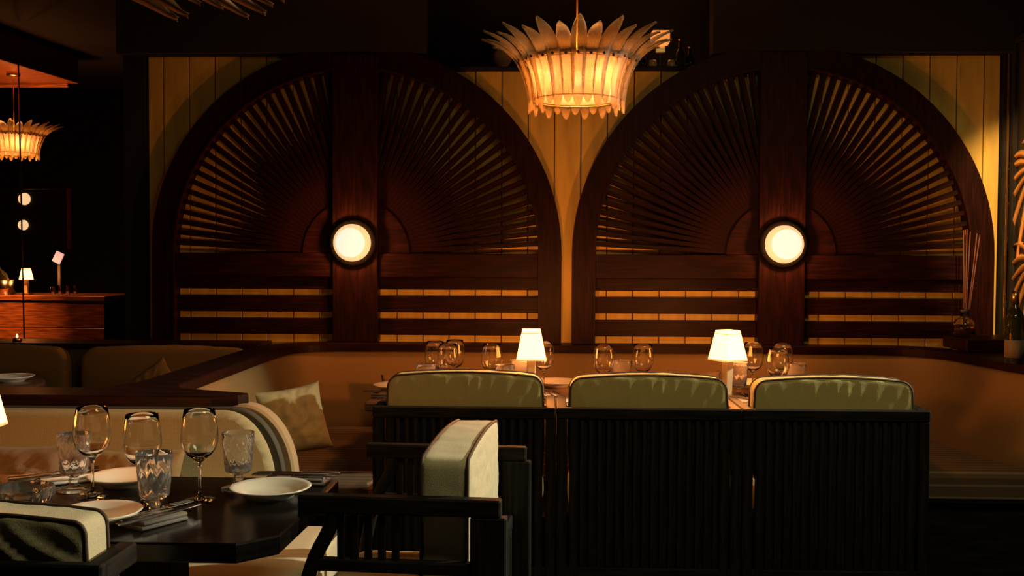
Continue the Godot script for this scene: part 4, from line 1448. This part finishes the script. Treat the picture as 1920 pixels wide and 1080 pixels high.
func chandeliers() -> void:
	var long := glass_leaf(false)
	var brief := glass_leaf(true)
	var scr := begin(true)
	lathe(scr, [Vector2(0, 0), Vector2(0.0058, 0), Vector2(0.005, 0.003), Vector2(0, 0.004)], 12)
	scr.generate_normals()
	var screw := scr.commit()
	for n in 2:
		var at := Vector3(0.105, 2.036, -3.8) if n == 0 else Vector3(-4.27, 2.25, -8.0)
		var t := thing("glass_chandelier", ["large lit chandelier of ribbed glass leaves hanging between the two arches", "smaller looking lit glass leaf chandelier in the bar room at the left edge"][n], "chandelier", at)
		var top := 3.0 - at.y if n == 0 else 2.75 - at.y
		var s := begin(true)
		tube(s, [Vector3(0, 0.005, 0), Vector3(0, top - 0.02, 0)], 0.0035, 8)
		put(s, "hanging_rod", M.brass, t)
		s = begin(true)
		lathe(s, [Vector2(0, top - 0.03), Vector2(0.05, top - 0.028), Vector2(0.055, top), Vector2(0, top)], 28)
		put(s, "ceiling_rose", M.brass, t)
		s = begin(true)
		lathe(s, [Vector2(0.196, -0.004), Vector2(0.206, -0.004), Vector2(0.206, 0.004), Vector2(0.196, 0.004), Vector2(0.196, -0.004)], 60)
		for k in 3:
			var g := TAU * k / 3.0 + 0.4
			tube(s, [Vector3(0.198 * cos(g), 0, 0.198 * sin(g)), Vector3(0, 0.004, 0)], 0.004, 8)
		put(s, "metal_ring", M.brass, t)
		s = begin(true)
		lathe(s, [Vector2(0.162, -0.144), Vector2(0.1655, -0.144), Vector2(0.1655, -0.141), Vector2(0.162, -0.141), Vector2(0.162, -0.144)], 60)
		for k in 3:
			var g := TAU * k / 3.0 + 0.4
			tube(s, [Vector3(0.162 * cos(g), -0.142, 0.162 * sin(g)), Vector3(0.198 * cos(g), 0, 0.198 * sin(g))], 0.0025, 8)
		put(s, "lower_ring", M.brass, t)
		s = begin(true)
		lathe(s, [Vector2(0.150, -0.137), Vector2(0.153, -0.138), Vector2(0.163, -0.07), Vector2(0.182, -0.006), Vector2(0.179, -0.005), Vector2(0.160, -0.07), Vector2(0.150, -0.137)], 60)
		put(s, "frosted_drum", M.frosted_drum, t)
		for k in 30:
			var g := TAU * k / 30.0 + PI / 2
			var b := Basis(Vector3.UP, -g)
			var lf := put_mesh(long if k % 2 == 0 else brief, "glass_leaf", M.leaf_glass, t)
			lf.basis = b
			var sw := put_mesh(screw, "screw", M.black_metal, lf, Vector3(0.2245 if k % 2 == 0 else 0.2135, -0.006, 0))
			sw.basis = Basis(Vector3.BACK, -PI / 2 - 0.6)
		for k in 3:
			var c: Vector3 = [Vector3(0.072, -0.055, 0.085), Vector3(-0.095, -0.055, 0.055), Vector3(0.01, -0.05, -0.09)][k]
			s = begin(true)
			lathe(s, [Vector2(0, -0.026), Vector2(0.012, -0.022), Vector2(0.019, -0.008), Vector2(0.019, 0.006), Vector2(0.012, 0.02), Vector2(0.008, 0.028), Vector2(0, 0.028)], 18)
			put(s, "light_bulb", M.bulb_glow, t, c)
			s = begin(true)
			tube(s, [c + Vector3(0, 0.028, 0), c + Vector3(0, 0.052, 0)], 0.008, 10)
			put(s, "bulb_socket", M.brass, t)
			lamp_light(t, c, [0.46, 0.5][n], 0.017, ROOM_AMBER, "bulb_light")


# ---------------------------------------------------------------- the dry palm frond at the top edge
func palm_frond() -> void:
	var t := thing("palm_frond", "drooping dry palm frond hanging in at the upper left edge", "palm frond", Vector3(-1.12, 1.97, -2.0))
	var s := begin(true)
	tube(s, [Vector3(-0.3, 0.42, 0.1), Vector3(-0.12, 0.16, 0.03), Vector3(0, 0, 0)], 0.009, 8)
	tube(s, [Vector3(-0.3, 0.42, 0.1), Vector3(-0.34, 0.7, 0.12), Vector3(-0.34, 1.01, 0.12)], 0.006, 8)
	put(s, "stalk", M.frond_dry, t)
	for q in [[0.387, -0.186, 0.034, 0.0, -0.05], [0.419, -0.186, 0.036, 0.03, -0.03], [0.45, -0.168, 0.03, 0.05, -0.015], [0.485, -0.170, 0.03, 0.02, 0.0], [0.52, -0.176, 0.032, -0.03, 0.01], [0.56, -0.173, 0.034, -0.01, 0.02], [0.585, -0.167, 0.03, 0.03, 0.035], [0.60, -0.15, 0.03, 0.0, 0.05], [0.62, -0.12, 0.028, 0.02, 0.06], [0.60, -0.1, 0.026, -0.03, 0.07]]:
		s = begin(true)
		var tip := Vector3(q[0], q[1], q[3])
		var root := Vector3(0.02 + q[4] * 0.8, q[4], q[3] * 0.3)
		var prev := []
		for i in 11:
			var k := i / 10.0
			var p := root.lerp(tip, k) + Vector3(0.03, 0.02, 0) * sin(PI * k)
			var w: float = q[2] * 0.5 * pow(sin(PI * clampf(k * 0.88 + 0.08, 0, 1)), 0.6)
			var d := (tip - root).normalized()
			var sd := Vector3(-d.y, d.x, 0.2).normalized() * w
			var rowp := [p - sd, p + Vector3(0, 0, 0.010), p + sd, p + Vector3(0, 0, 0.006)]
			if i > 0:
				for e in 4:
					var e2 := (e + 1) % 4
					tri(s, prev[e], prev[e2], rowp[e2])
					tri(s, prev[e], rowp[e2], rowp[e])
			prev = rowp
		put(s, "leaflet", M.frond_dry, t)
